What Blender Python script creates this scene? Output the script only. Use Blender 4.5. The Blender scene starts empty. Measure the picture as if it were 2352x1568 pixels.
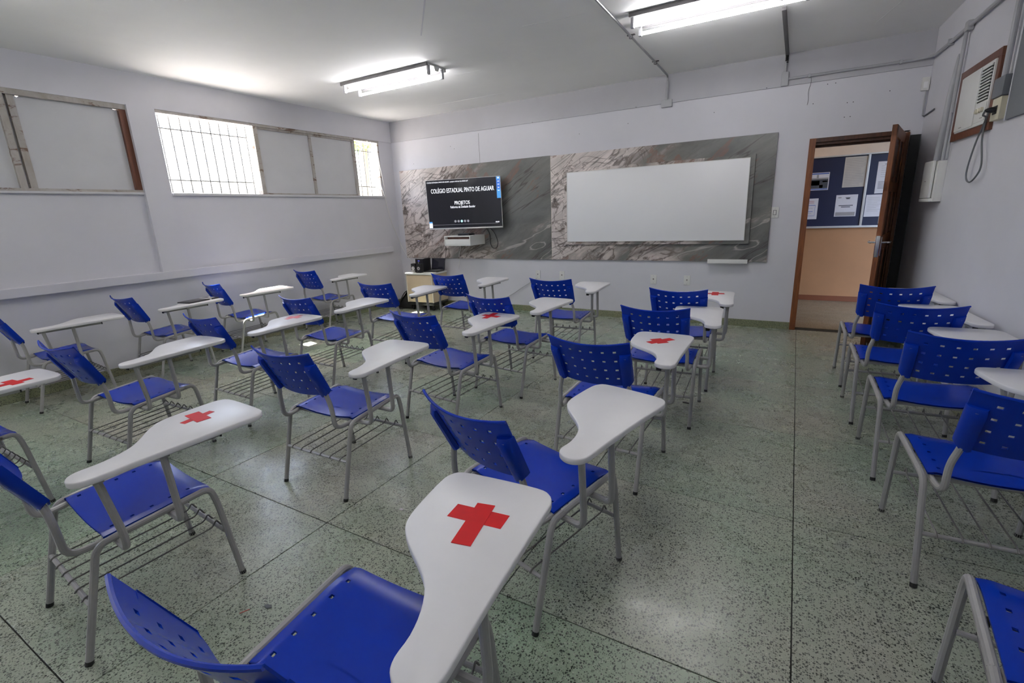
import bpy, bmesh, math, random
from mathutils import Vector, Matrix

random.seed(7)
sc = bpy.context.scene
COL = sc.collection
PI = math.pi
R = math.radians

# ------------------------------------------------------------------ camera
cam = bpy.data.cameras.new('camera')
cam.sensor_fit = 'HORIZONTAL'
cam.sensor_width = 36.0
cam.lens = 1105.98 / 2352 * 36.0
cam.clip_start = 0.05
cam_o = bpy.data.objects.new('camera', cam)
COL.objects.link(cam_o)


def cam_matrix(yaw, pitch, roll, loc):
    f = Vector((-math.sin(yaw) * math.cos(pitch), math.cos(yaw) * math.cos(pitch), math.sin(pitch)))
    r = f.cross(Vector((0, 0, 1))).normalized()
    u = r.cross(f)
    c, s = math.cos(roll), math.sin(roll)
    X = c * r + s * u
    Y = -s * r + c * u
    m = Matrix((X, Y, -f)).transposed().to_4x4()
    m.translation = Vector(loc)
    return m


cam_o.matrix_world = cam_matrix(0.529518, -0.259379, -0.0412397, (5.879265, -6.381254, 1.444598))
sc.camera = cam_o

# ------------------------------------------------------------------ light and exposure
sc.view_settings.view_transform = 'Standard'
sc.view_settings.look = 'None'
sc.view_settings.gamma = 1.0
sc.view_settings.use_curve_mapping = False
sc.view_settings.exposure = 0.52
try:
    sc.cycles.use_denoising = True
    sc.cycles.max_bounces = 10
    sc.cycles.diffuse_bounces = 6
    sc.cycles.glossy_bounces = 4
    sc.cycles.sample_clamp_indirect = 6.0
except Exception:
    pass

SUN_ELEV = 68.0
SKY_STRENGTH = 1.25
SUN_STRENGTH = 46.0
TUBE_STRENGTH = 33.0
HALL_STRENGTH = 16.0

world = bpy.data.worlds.new('world')
sc.world = world
world.use_nodes = True
wn = world.node_tree.nodes
wl = world.node_tree.links
wn.clear()
w_out = wn.new('ShaderNodeOutputWorld')
w_bg = wn.new('ShaderNodeBackground')
w_sky = wn.new('ShaderNodeTexSky')
w_sky.sky_type = 'NISHITA'
w_sky.sun_disc = False
w_sky.sun_elevation = R(SUN_ELEV)
w_sky.sun_rotation = R(-90)
w_sky.dust_density = 4.0
w_bg.inputs['Strength'].default_value = SKY_STRENGTH
wl.new(w_sky.outputs['Color'], w_bg.inputs['Color'])
wl.new(w_bg.outputs['Background'], w_out.inputs['Surface'])

sun = bpy.data.lights.new('sun', 'SUN')
sun.energy = SUN_STRENGTH
sun.angle = R(0.6)
sun.color = (1.0, 0.95, 0.87)
sun_o = bpy.data.objects.new('sun', sun)
COL.objects.link(sun_o)
sun_dir = Vector((math.cos(R(SUN_ELEV)), -0.09, -math.sin(R(SUN_ELEV))))
sun_o.rotation_euler = sun_dir.to_track_quat('-Z', 'Y').to_euler()
sun_o.location = (-6, 0, 14)

# ------------------------------------------------------------------ materials
MATS = {}


def srgb(r, g, b):
    def f(c):
        c /= 255.0
        return c / 12.92 if c <= 0.04045 else ((c + 0.055) / 1.055) ** 2.4
    return (f(r), f(g), f(b), 1.0)


class NT:
    def __init__(self, name):
        self.m = bpy.data.materials.new(name)
        self.m.use_nodes = True
        self.t = self.m.node_tree
        self.n = self.t.nodes
        self.l = self.t.links
        self.b = self.n.get('Principled BSDF')

    def new(self, kind, **kw):
        nd = self.n.new(kind)
        for k, v in kw.items():
            if k in nd.inputs:
                nd.inputs[k].default_value = v
            else:
                setattr(nd, k, v)
        return nd

    def link(self, a, b):
        self.l.new(a, b)

    def ramp(self, src, stops):
        r = self.n.new('ShaderNodeValToRGB')
        el = r.color_ramp.elements
        while len(el) > 1:
            el.remove(el[-1])
        el[0].position = stops[0][0]
        el[0].color = stops[0][1]
        for p, c in stops[1:]:
            e = el.new(p)
            e.color = c
        self.link(src, r.inputs[0])
        return r.outputs[0]

    def mix(self, fac, a, b, blend='MIX'):
        m = self.n.new('ShaderNodeMix')
        m.data_type = 'RGBA'
        m.blend_type = blend
        for sock, v in ((m.inputs['Factor'], fac), (m.inputs[6], a), (m.inputs[7], b)):
            if hasattr(v, 'is_output') or isinstance(v, bpy.types.NodeSocket):
                self.link(v, sock)
            else:
                sock.default_value = v
        return m.outputs[2]

    def math(self, op, a, b=None, c=None):
        m = self.n.new('ShaderNodeMath')
        m.operation = op
        for i, v in enumerate((a, b, c)):
            if v is None:
                continue
            if isinstance(v, bpy.types.NodeSocket):
                self.link(v, m.inputs[i])
            else:
                m.inputs[i].default_value = v
        return m.outputs[0]

    def coord(self, kind='Object', scale=(1, 1, 1), rot=(0, 0, 0), loc=(0, 0, 0)):
        if kind == 'World':
            out = self.n.new('ShaderNodeNewGeometry').outputs['Position']
        else:
            out = self.n.new('ShaderNodeTexCoord').outputs[kind]
        mp = self.n.new('ShaderNodeMapping')
        mp.inputs['Scale'].default_value = scale
        mp.inputs['Rotation'].default_value = rot
        mp.inputs['Location'].default_value = loc
        self.link(out, mp.inputs['Vector'])
        return mp.outputs[0]

    def noise(self, vec, scale, detail=3.0, rough=0.5, dist=0.0, out=0):
        nd = self.n.new('ShaderNodeTexNoise')
        nd.inputs['Scale'].default_value = scale
        nd.inputs['Detail'].default_value = detail
        nd.inputs['Roughness'].default_value = rough
        nd.inputs['Distortion'].default_value = dist
        self.link(vec, nd.inputs['Vector'])
        return nd.outputs[out]

    def bump(self, h, strength=0.1, dist=0.002):
        b = self.n.new('ShaderNodeBump')
        b.inputs['Strength'].default_value = strength
        b.inputs['Distance'].default_value = dist
        self.link(h, b.inputs['Height'])
        self.link(b.outputs[0], self.b.inputs['Normal'])


def plain(name, col, rough=0.5, metal=0.0, var=0.06, scale=6.0, spec=0.5, bump=0.0, bscale=60):
    t = NT(name)
    v = t.coord('World')
    nz = t.noise(v, scale, 4.0, 0.6)
    k = t.ramp(nz, [(0.3, (1 - var, 1 - var, 1 - var, 1)), (0.7, (1 + var, 1 + var, 1 + var, 1))])
    c = t.mix(1.0, col, k, 'MULTIPLY')
    t.link(c, t.b.inputs['Base Color'])
    t.b.inputs['Roughness'].default_value = rough
    t.b.inputs['Metallic'].default_value = metal
    t.b.inputs['Specular IOR Level'].default_value = spec
    if bump:
        t.bump(t.noise(v, bscale, 2.0), bump)
    MATS[name] = t.m
    return t.m


def emit(name, col, strength):
    t = NT(name)
    t.b.inputs['Base Color'].default_value = (0.0, 0.0, 0.0, 1)
    t.b.inputs['Emission Color'].default_value = col
    t.b.inputs['Emission Strength'].default_value = strength
    MATS[name] = t.m
    return t.m


plain('wall_paint', (0.655, 0.652, 0.70, 1), 0.55, var=0.035, scale=1.6, bump=0.12, bscale=25)
plain('wall_paint_deep', (0.47, 0.47, 0.505, 1), 0.6, var=0.04, scale=2.2, bump=0.15, bscale=22)
plain('board_paint', (0.60, 0.605, 0.63, 1), 0.5, var=0.03, scale=3.0)
plain('ceiling_paint', (0.90, 0.895, 0.89, 1), 0.7, var=0.03, scale=1.1, bump=0.1, bscale=14)
plain('seam_paint', (0.86, 0.86, 0.86, 1), 0.6)
plain('blue_plastic', (0.001, 0.028, 0.36, 1), 0.25, var=0.03, scale=9, spec=0.25, bump=0.04, bscale=300)
plain('chair_steel', (0.33, 0.325, 0.325, 1), 0.32, var=0.04, scale=20)
plain('wire_steel', (0.14, 0.135, 0.13, 1), 0.35, var=0.04)
plain('tablet_white', (0.77, 0.76, 0.775, 1), 0.38, var=0.02, scale=8)
plain('black_rubber', (0.012, 0.012, 0.013, 1), 0.6)
plain('red_tape', (0.52, 0.004, 0.008, 1), 0.5, var=0.05, scale=30, spec=0.25)
plain('red_tape_faded', (0.70, 0.20, 0.22, 1), 0.5, var=0.05, scale=30)
plain('white_plastic', (0.74, 0.74, 0.72, 1), 0.4, var=0.03)
plain('white_melamine', (0.78, 0.78, 0.76, 1), 0.35, var=0.02)
plain('whiteboard_white', (0.86, 0.86, 0.875, 1), 0.3, var=0.01, scale=1.0)
plain('conduit_grey', (0.40, 0.405, 0.43, 1), 0.45, var=0.05)
plain('conduit_dark', (0.09, 0.085, 0.09, 1), 0.5, var=0.1)
plain('steel_pipe', (0.30, 0.30, 0.31, 1), 0.3, metal=0.6, var=0.08)
plain('cream_plastic', (0.62, 0.58, 0.45, 1), 0.45)
plain('black_plastic', (0.012, 0.012, 0.014, 1), 0.35)
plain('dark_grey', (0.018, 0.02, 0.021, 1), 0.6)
plain('panel_grey', (0.15, 0.16, 0.18, 1), 0.6)
plain('beige_laminate', (0.62, 0.50, 0.35, 1), 0.45, var=0.05, scale=7)
plain('beige_edge', (0.76, 0.70, 0.60, 1), 0.45)
plain('silver', (0.70, 0.69, 0.68, 1), 0.3, metal=0.5)
plain('chrome', (0.55, 0.55, 0.56, 1), 0.22, metal=0.9)
plain('cable_white', (0.75, 0.74, 0.72, 1), 0.5)
plain('cable_grey', (0.13, 0.14, 0.15, 1), 0.5)
plain('hall_upper', (0.72, 0.58, 0.47, 1), 0.6, var=0.04)
plain('hall_lower', (0.42, 0.20, 0.085, 1), 0.55, var=0.06, scale=3)
plain('hall_skirting', (0.20, 0.055, 0.018, 1), 0.5)
plain('felt_blue', (0.005, 0.007, 0.042, 1), 0.5, var=0.15, scale=3)
plain('paper', (0.66, 0.62, 0.64, 1), 0.6)
plain('paper_cream', (0.52, 0.46, 0.40, 1), 0.6)
plain('ink', (0.06, 0.06, 0.07, 1), 0.6)
plain('ink_soft', (0.33, 0.30, 0.29, 1), 0.6)
plain('ink_blue', (0.08, 0.14, 0.42, 1), 0.6)
plain('ink_red', (0.45, 0.12, 0.10, 1), 0.6)
plain('alu', (0.55, 0.52, 0.50, 1), 0.4, metal=0.3)
plain('outside_ground', (0.70, 0.66, 0.60, 1), 0.8, var=0.1, scale=0.6)
plain('palm_green', (0.22, 0.42, 0.06, 1), 0.5, var=0.25, scale=5)
plain('palm_trunk', (0.25, 0.19, 0.13, 1), 0.8, var=0.2)
plain('bar_white', (0.22, 0.22, 0.22, 1), 0.5)
plain('bag_black', (0.010, 0.010, 0.011, 1), 0.7, bump=0.3, bscale=40)
plain('joint_dark', (0.035, 0.035, 0.03, 1), 0.8)
emit('tube_light', (1.0, 0.985, 1.0, 1), TUBE_STRENGTH)
emit('hall_fill_tube', (1.0, 0.80, 0.62, 1), HALL_STRENGTH)  # glow of the unseen lamp added in the hall
emit('text_white', (0.9, 0.92, 1.0, 1), 0.95)
emit('text_dim', (0.6, 0.6, 0.7, 1), 0.35)
emit('icon_blue', (0.05, 0.17, 0.62, 1), 0.8)
emit('icon_lightblue', (0.08, 0.33, 0.75, 1), 0.8)
emit('icon_cyan', (0.45, 0.9, 1.0, 1), 1.0)
emit('led_blue', (0.08, 0.09, 0.5, 1), 0.5)


def screen_mat():
    t = NT('screen_black')
    t.b.inputs['Base Color'].default_value = (0.006, 0.006, 0.009, 1)
    t.b.inputs['Roughness'].default_value = 0.12
    t.b.inputs['Emission Color'].default_value = (0.1, 0.1, 0.16, 1)
    t.b.inputs['Emission Strength'].default_value = 0.04
    MATS['screen_black'] = t.m


screen_mat()


def terrazzo(name, base, green, dark, rough=0.34, per_object=True, kgain=1.0):
    t = NT(name)
    v = t.coord('World')
    big = t.noise(v, 1.5, 3.0, 0.5, 0.2)
    c = t.mix(t.ramp(big, [(0.28, (0, 0, 0, 1)), (0.74, (1, 1, 1, 1))]), base, green)
    if per_object:
        oi = t.n.new('ShaderNodeObjectInfo')
        g = t.ramp(oi.outputs['Random'], [(0.0, (0.86, 0.99, 0.88, 1)), (0.5, (1.0, 1.0, 0.98, 1)), (1.0, (1.05, 1.02, 0.97, 1))])
        c = t.mix(1.0, c, g, 'MULTIPLY')
    dirt = t.noise(v, 2.6, 4.0, 0.6, 0.3)
    c = t.mix(t.ramp(dirt, [(0.50, (0, 0, 0, 1)), (0.85, (0.30, 0.30, 0.30, 1))]), c, (0.17, 0.155, 0.125, 1))
    for sc_, lim, soft, colr, amt in ((105.0, 0.25, 0.06, dark, 0.9), (165.0, 0.26, 0.07, dark, 0.8), (130.0, 0.20, 0.07, (0.58, 0.56, 0.49, 1), 0.5)):
        vo = t.n.new('ShaderNodeTexVoronoi')
        vo.inputs['Scale'].default_value = sc_
        off = t.coord('World', loc=(sc_, sc_ * 0.3, 0))
        wob = t.noise(off, 160.0, 2.0, 0.5, out=1)
        vv = t.n.new('ShaderNodeVectorMath')
        vv.operation = 'MULTIPLY_ADD'
        t.link(wob, vv.inputs[0])
        vv.inputs[1].default_value = (0.003, 0.003, 0.0)
        t.link(off, vv.inputs[2])
        t.link(vv.outputs[0], vo.inputs['Vector'])
        chip = t.math('SUBTRACT', vo.outputs['Distance'], t.math('MULTIPLY', t.n.new('ShaderNodeSeparateColor').outputs[0], 0.0))
        sep = t.n.new('ShaderNodeSeparateColor')
        t.link(vo.outputs['Color'], sep.inputs[0])
        thr = t.math('MULTIPLY', sep.outputs[0], lim * 2.1)
        d = t.math('SUBTRACT', thr, chip)
        f = t.math('MULTIPLY', t.math('MINIMUM', t.math('MAXIMUM', t.math('DIVIDE', d, soft), 0.0), 1.0), amt)
        c = t.mix(f, c, colr)
    t.link(c, t.b.inputs['Base Color'])
    rn = t.noise(v, 5.0, 4.0, 0.7)
    rr = t.ramp(rn, [(0.3, (rough - 0.07,) * 3 + (1,)), (0.75, (rough + 0.14,) * 3 + (1,))])
    t.link(rr, t.b.inputs['Roughness'])
    t.b.inputs['Specular IOR Level'].default_value = 0.55
    t.bump(t.noise(v, 35.0, 3.0), 0.05, 0.002)
    MATS[name] = t.m


terrazzo('terrazzo', (0.385, 0.385, 0.325, 1), (0.290, 0.365, 0.280, 1), (0.030, 0.036, 0.030, 1), 0.27)
terrazzo('terrazzo_skirting', (0.27, 0.27, 0.17, 1), (0.19, 0.21, 0.12, 1), (0.05, 0.055, 0.03, 1), 0.45)
terrazzo('terrazzo_hall', (0.36, 0.29, 0.18, 1), (0.30, 0.25, 0.15, 1), (0.12, 0.09, 0.05, 1), 0.4, False)


def stone():
    t = NT('marbled_stone')
    v = t.coord('Object')
    sx = t.n.new('ShaderNodeSeparateXYZ')
    t.link(v, sx.inputs[0])
    dg = t.coord('Object', scale=(1, 1, 1), rot=(0, R(30), 0))
    d1 = t.n.new('ShaderNodeMapping')
    d1.inputs['Scale'].default_value = (0.55, 1.0, 1.5)
    t.link(dg, d1.inputs['Vector'])
    d2 = t.n.new('ShaderNodeMapping')
    d2.inputs['Scale'].default_value = (0.30, 1.0, 3.6)
    t.link(dg, d2.inputs['Vector'])
    wob = t.noise(d1.outputs[0], 1.1, 5.0, 0.6, 0.9)
    # cream at the low-x end of each panel, slate grey at the other
    g = t.math('ADD', t.math('MULTIPLY', sx.outputs[0], 0.26), t.math('MULTIPLY', sx.outputs[2], -0.08))
    g = t.math('ADD', g, t.math('MULTIPLY', t.math('SUBTRACT', wob, 0.5), 2.2))
    base = t.ramp(g, [(0.02, srgb(214, 204, 200)), (0.20, srgb(190, 179, 174)), (0.32, srgb(150, 143, 138)), (0.42, srgb(116, 116, 112)), (0.9, srgb(96, 98, 96))])
    mott = t.noise(d1.outputs[0], 2.6, 9.0, 0.66, 1.2)
    base = t.mix(0.85, base, t.ramp(mott, [(0.30, (0.60, 0.60, 0.60, 1)), (0.70, (1.28, 1.28, 1.28, 1))]), 'MULTIPLY')
    # broad pale streaks along the diagonal
    st = t.noise(d2.outputs[0], 0.95, 6.0, 0.62, 0.7)
    c = t.mix(t.ramp(st, [(0.56, (0, 0, 0, 1)), (0.63, (0.55, 0.55, 0.55, 1)), (0.75, (0.25, 0.25, 0.25, 1))]), base, srgb(196, 190, 184))
    # rusty patches drawn out along the diagonal
    rn = t.noise(d1.outputs[0], 1.5, 7.0, 0.62, 1.4)
    rust = t.ramp(rn, [(0.585, (0, 0, 0, 1)), (0.61, (0.7, 0.7, 0.7, 1)), (0.66, (0.35, 0.35, 0.35, 1))])
    c = t.mix(rust, c, srgb(126, 92, 78))

    def contour(vec, sc_, dist, wid, level=0.5):
        n = t.noise(vec, sc_, 4.5, 0.56, dist)
        k = t.math('ABSOLUTE', t.math('SUBTRACT', n, level))
        return t.ramp(k, [(0.0, (1, 1, 1, 1)), (wid, (0, 0, 0, 1))])
    cream = t.ramp(g, [(0.25, (1, 1, 1, 1)), (0.45, (0.12, 0.12, 0.12, 1))])
    f1 = t.math('MULTIPLY', t.math('MULTIPLY', contour(d1.outputs[0], 1.0, 1.8, 0.020), cream), 0.9)
    c = t.mix(f1, c, srgb(78, 64, 56))
    f2 = t.math('MULTIPLY', t.math('MULTIPLY', contour(v, 1.6, 2.0, 0.022, 0.46), cream), 0.75)
    c = t.mix(f2, c, srgb(96, 80, 74))
    f3 = t.math('MULTIPLY', contour(d2.outputs[0], 0.7, 0.8, 0.010), 0.8)
    c = t.mix(f3, c, srgb(62, 56, 52))
    f4 = t.math('MULTIPLY', contour(d1.outputs[0], 0.9, 0.5, 0.008, 0.43), 0.8)
    c = t.mix(f4, c, srgb(182, 176, 170))
    t.link(c, t.b.inputs['Base Color'])
    t.b.inputs['Roughness'].default_value = 0.3
    MATS['marbled_stone'] = t.m


stone()


def wood(name, a, b, scale=(14, 14, 1.2), rough=0.42):
    t = NT(name)
    v = t.coord('Object', scale=scale)
    nz = t.noise(v, 3.0, 6.0, 0.65, 1.0)
    c = t.ramp(nz, [(0.3, a), (0.7, b)])
    t.link(c, t.b.inputs['Base Color'])
    t.b.inputs['Roughness'].default_value = rough
    t.bump(nz, 0.15, 0.002)
    MATS[name] = t.m


wood('door_wood', (0.10, 0.026, 0.007, 1), (0.26, 0.085, 0.022, 1))
wood('frame_wood', (0.075, 0.022, 0.010, 1), (0.17, 0.055, 0.025, 1))
wood('dark_wood', (0.035, 0.012, 0.005, 1), (0.09, 0.03, 0.011, 1))


def peeling():
    t = NT('peeling_wood')
    v = t.coord('World', scale=(1, 0.35, 1))
    v2 = t.coord('World', scale=(1, 1, 0.4))
    n1 = t.noise(v, 13.0, 6.0, 0.7, 0.8)
    n2 = t.noise(v2, 9.0, 5.0, 0.7, 0.5)
    paint = t.mix(t.ramp(n2, [(0.35, (0, 0, 0, 1)), (0.65, (1, 1, 1, 1))]), (0.46, 0.44, 0.43, 1), (0.36, 0.33, 0.29, 1))
    c = t.mix(t.ramp(n1, [(0.56, (0, 0, 0, 1)), (0.62, (1, 1, 1, 1))]), paint, (0.16, 0.105, 0.075, 1))
    t.link(c, t.b.inputs['Base Color'])
    t.b.inputs['Roughness'].default_value = 0.75
    t.bump(n1, 0.4, 0.004)
    MATS['peeling_wood'] = t.m


peeling()


# ------------------------------------------------------------------ mesh helpers
class MB:
    def __init__(self):
        self.v = []
        self.f = []

    def add(self, vs, fs):
        o = len(self.v)
        self.v += [tuple(p) for p in vs]
        self.f += [tuple(i + o for i in f) for f in fs]
        return self

    def bx(self, x0, x1, y0, y1, z0, z1):
        vs = [(x0, y0, z0), (x1, y0, z0), (x1, y1, z0), (x0, y1, z0), (x0, y0, z1), (x1, y0, z1), (x1, y1, z1), (x0, y1, z1)]
        return self.add(vs, [(3, 2, 1, 0), (4, 5, 6, 7), (0, 1, 5, 4), (1, 2, 6, 5), (2, 3, 7, 6), (3, 0, 4, 7)])

    def cbx(self, x0, x1, y0, y1, z0, z1, b=0.004):
        """box with chamfered edges"""
        b = min(b, (x1 - x0) * 0.45, (y1 - y0) * 0.45, (z1 - z0) * 0.45)
        bm = bmesh.new()
        bmesh.ops.create_cube(bm, size=1.0)
        for p in bm.verts:
            p.co = Vector(((x0 + x1) / 2 + p.co.x * (x1 - x0), (y0 + y1) / 2 + p.co.y * (y1 - y0), (z0 + z1) / 2 + p.co.z * (z1 - z0)))
        bmesh.ops.bevel(bm, geom=bm.edges[:], offset=b, segments=2, affect='EDGES', profile=0.6)
        bm.verts.index_update()
        self.add([p.co[:] for p in bm.verts], [[q.index for q in f.verts] for f in bm.faces])
        bm.free()
        return self

    def tube(self, path, r, n=10, caps=True):
        P = [Vector(p) for p in path]
        T = []
        for i in range(len(P)):
            a = P[max(i - 1, 0)]
            c = P[min(i + 1, len(P) - 1)]
            T.append((c - a).normalized())
        up = Vector((0, 0, 1))
        if abs(T[0].dot(up)) > 0.9:
            up = Vector((1, 0, 0))
        N = (up - T[0] * up.dot(T[0])).normalized()
        vs = []
        for i, p in enumerate(P):
            N = (N - T[i] * N.dot(T[i]))
            N.normalize()
            B = T[i].cross(N)
            for k in range(n):
                a = 2 * PI * k / n
                vs.append(p + (N * math.cos(a) + B * math.sin(a)) * r)
        fs = []
        for i in range(len(P) - 1):
            for k in range(n):
                k2 = (k + 1) % n
                fs.append((i * n + k, i * n + k2, (i + 1) * n + k2, (i + 1) * n + k))
        if caps:
            fs.append(tuple(reversed(range(n))))
            fs.append(tuple((len(P) - 1) * n + k for k in range(n)))
        return self.add(vs, fs)

    def cyl(self, p0, p1, r, n=14):
        return self.tube([p0, p1], r, n)

    def prism(self, pts, z0, z1, bev=0.0, axis='z'):
        """extruded outline (counter-clockwise) with small edge rounding"""
        n = len(pts)
        nr = []
        for i in range(n):
            a = Vector(pts[i - 1])
            c = Vector(pts[(i + 1) % n])
            d = (c - a)
            d = d.normalized() if d.length > 1e-9 else Vector((1, 0))
            nr.append(Vector((d.y, -d.x)))
        rings = [(z0, 0.0), (z1, 0.0)] if bev <= 0 else [(z0, bev), (z0 + bev * .35, bev * .3), (z0 + bev, 0), (z1 - bev, 0), (z1 - bev * .35, bev * .3), (z1, bev)]
        vs = []
        for z, ins in rings:
            for i in range(n):
                x = pts[i][0] - nr[i].x * ins
                y = pts[i][1] - nr[i].y * ins
                vs.append((x, y, z) if axis == 'z' else ((x, -z, y) if axis == 'y' else (z, x, y)))
        fs = []
        for k in range(len(rings) - 1):
            for i in range(n):
                j = (i + 1) % n
                fs.append((k * n + i, k * n + j, (k + 1) * n + j, (k + 1) * n + i))
        fs.append(tuple(reversed(range(n))))
        fs.append(tuple((len(rings) - 1) * n + i for i in range(n)))
        return self.add(vs, fs)

    def lathe(self, prof, c, axis='z', n=20):
        """prof: (radius, height) along the axis from c"""
        vs = []
        for r, h in prof:
            for k in range(n):
                a = 2 * PI * k / n
                x, y = r * math.cos(a), r * math.sin(a)
                p = (x, y, h) if axis == 'z' else ((x, -h, y) if axis == 'y' else (h, x, y))
                vs.append((c[0] + p[0], c[1] + p[1], c[2] + p[2]))
        fs = []
        for i in range(len(prof) - 1):
            for k in range(n):
                k2 = (k + 1) % n
                fs.append((i * n + k, i * n + k2, (i + 1) * n + k2, (i + 1) * n + k))
        fs.append(tuple(reversed(range(n))))
        fs.append(tuple((len(prof) - 1) * n + k for k in range(n)))
        return self.add(vs, fs)

    def shift(self, d):
        self.v = [(p[0] + d[0], p[1] + d[1], p[2] + d[2]) for p in self.v]
        return self

    def xf(self, m):
        self.v = [tuple(m @ Vector(p)) for p in self.v]
        return self


def bend(pts, rad, seg=6):
    """polyline with rounded corners"""
    P = [Vector(p) for p in pts]
    out = [P[0]]
    for i in range(1, len(P) - 1):
        a, b, c = P[i - 1], P[i], P[i + 1]
        r = rad[i - 1] if isinstance(rad, (list, tuple)) else rad
        d1, d2 = (a - b), (c - b)
        L = min(r, d1.length * 0.49, d2.length * 0.49)
        p0 = b + d1.normalized() * L
        p2 = b + d2.normalized() * L
        for k in range(seg + 1):
            t = k / seg
            out.append(p0 * (1 - t) ** 2 + b * 2 * t * (1 - t) + p2 * t * t)
    out.append(P[-1])
    return out


def spline(pts, n=8, closed=False):
    P = [Vector(p) for p in pts]
    out = []
    m = len(P)
    rng = range(m) if closed else range(m - 1)
    for i in rng:
        g = (lambda k: P[k % m]) if closed else (lambda k: P[min(max(k, 0), m - 1)])
        a, b, c, d = g(i - 1), g(i), g(i + 1), g(i + 2)
        for k in range(n):
            t = k / n
            out.append(0.5 * ((2 * b) + (c - a) * t + (2 * a - 5 * b + 4 * c - d) * t * t + (3 * b - a - 3 * c + d) * t ** 3))
    if not closed:
        out.append(P[-1])
    return out


def obj(name, mb, mat, parent=None, smooth=35.0, loc=None):
    me = bpy.data.meshes.new(name)
    me.from_pydata(mb.v, [], mb.f)
    me.update()
    if smooth:
        me.shade_smooth()
        me.set_sharp_from_angle(angle=R(smooth))
    me.materials.append(MATS[mat])
    o = bpy.data.objects.new(name, me)
    COL.objects.link(o)
    if parent is not None:
        o.parent = parent
    if loc is not None:
        o.location = loc
    return o


def tag(o, label, cat, group=None, kind=None):
    o['label'] = label
    o['category'] = cat
    if group:
        o['group'] = group
    if kind:
        o['kind'] = kind
    return o


def thing(name, label, cat, loc=(0, 0, 0), rz=0.0, group=None):
    e = bpy.data.objects.new(name, None)
    COL.objects.link(e)
    e.location = loc
    e.rotation_euler = (0, 0, rz)
    e.empty_display_size = 0.1
    return tag(e, label, cat, group)


def structure(name, mb, mat, parent=None, smooth=35.0):
    o = obj(name, mb, mat, parent, smooth)
    if parent is None:
        o['kind'] = 'structure'
    return o


def set_root(name):
    e = bpy.data.objects.new(name, None)
    COL.objects.link(e)
    e['kind'] = 'structure'
    return e


def instance(src, parent, loc=(0, 0, 0), rz=0.0):
    c = src.copy()
    COL.objects.link(c)
    c.parent = parent
    c.location = loc
    c.rotation_euler = (0, 0, rz)
    return c


def copy_tree(o, parent=None):
    c = o.copy()
    COL.objects.link(c)
    c.parent = parent
    for ch in o.children:
        copy_tree(ch, c)
    return c


def text_mesh(name, body, size, mat, parent, loc, rot, align='CENTER', width=None, bold=0.0):
    cu = bpy.data.curves.new(name, 'FONT')
    cu.body = body
    cu.size = size
    cu.align_x = align
    cu.align_y = 'CENTER'
    cu.offset = bold
    cu.extrude = 0.0004
    t = bpy.data.objects.new(name, cu)
    COL.objects.link(t)
    bpy.context.view_layer.update()
    dg = bpy.context.evaluated_depsgraph_get()
    me = bpy.data.meshes.new_from_object(t.evaluated_get(dg))
    bpy.data.objects.remove(t)
    bpy.data.curves.remove(cu)
    if width:
        xs = [p.co.x for p in me.vertices]
        k = width / (max(xs) - min(xs))
        for p in me.vertices:
            p.co.x *= k
    me.materials.clear()
    me.materials.append(MATS[mat])
    o = bpy.data.objects.new(name, me)
    COL.objects.link(o)
    o.parent = parent
    o.location = loc
    o.rotation_euler = rot
    return o


# ------------------------------------------------------------------ room dimensions
W = 6.86          # front wall, corner to corner
H = 2.945
YB = -9.4         # back wall
SK = 0.045        # the right-hand wall runs slightly outwards
RW_ANG = math.atan2(1.0, -SK)
RWM = Matrix.Translation((W, 0, 0)) @ Matrix.Rotation(RW_ANG, 4, 'Z')


def rwp(s, o, z):
    """point on the door-side wall: s along it (negative towards the camera), o out from it"""
    return RWM @ Vector((s, o, z))


XR = W - SK * YB  # right end of the back wall

# ---- floor: a dark bed with one-metre terrazzo slabs
floor = structure('floor', MB().bx(-0.15, XR + 0.1, YB, 0.16, -0.12, -0.006), 'joint_dark', smooth=None)


def slab_mesh(w, d):
    g = 0.0022
    m = MB()
    m.cbx(g, w - g, g, d - g, -0.02, 0.0, 0.0016)
    return m


xs = [0.0, 1.0, 2.0, 3.0, 4.0, 5.0, 6.0, 7.0, XR + 0.06]
ys = [0.0, -0.05, -1.05, -2.045, -3.04, -4.045, -5.06, -6.06, -7.06, -8.06, YB]
cache = {}
for i in range(len(xs) - 1):
    for j in range(len(ys) - 1):
        w, d = xs[i + 1] - xs[i], ys[j] - ys[j + 1]
        k = (round(w, 3), round(d, 3))
        if k not in cache:
            s = obj('floor_slab', slab_mesh(w, d), 'terrazzo', floor, smooth=None)
            cache[k] = s
        else:
            s = instance(cache[k], floor)
        s.location = (xs[i], ys[j + 1], 0)

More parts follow.
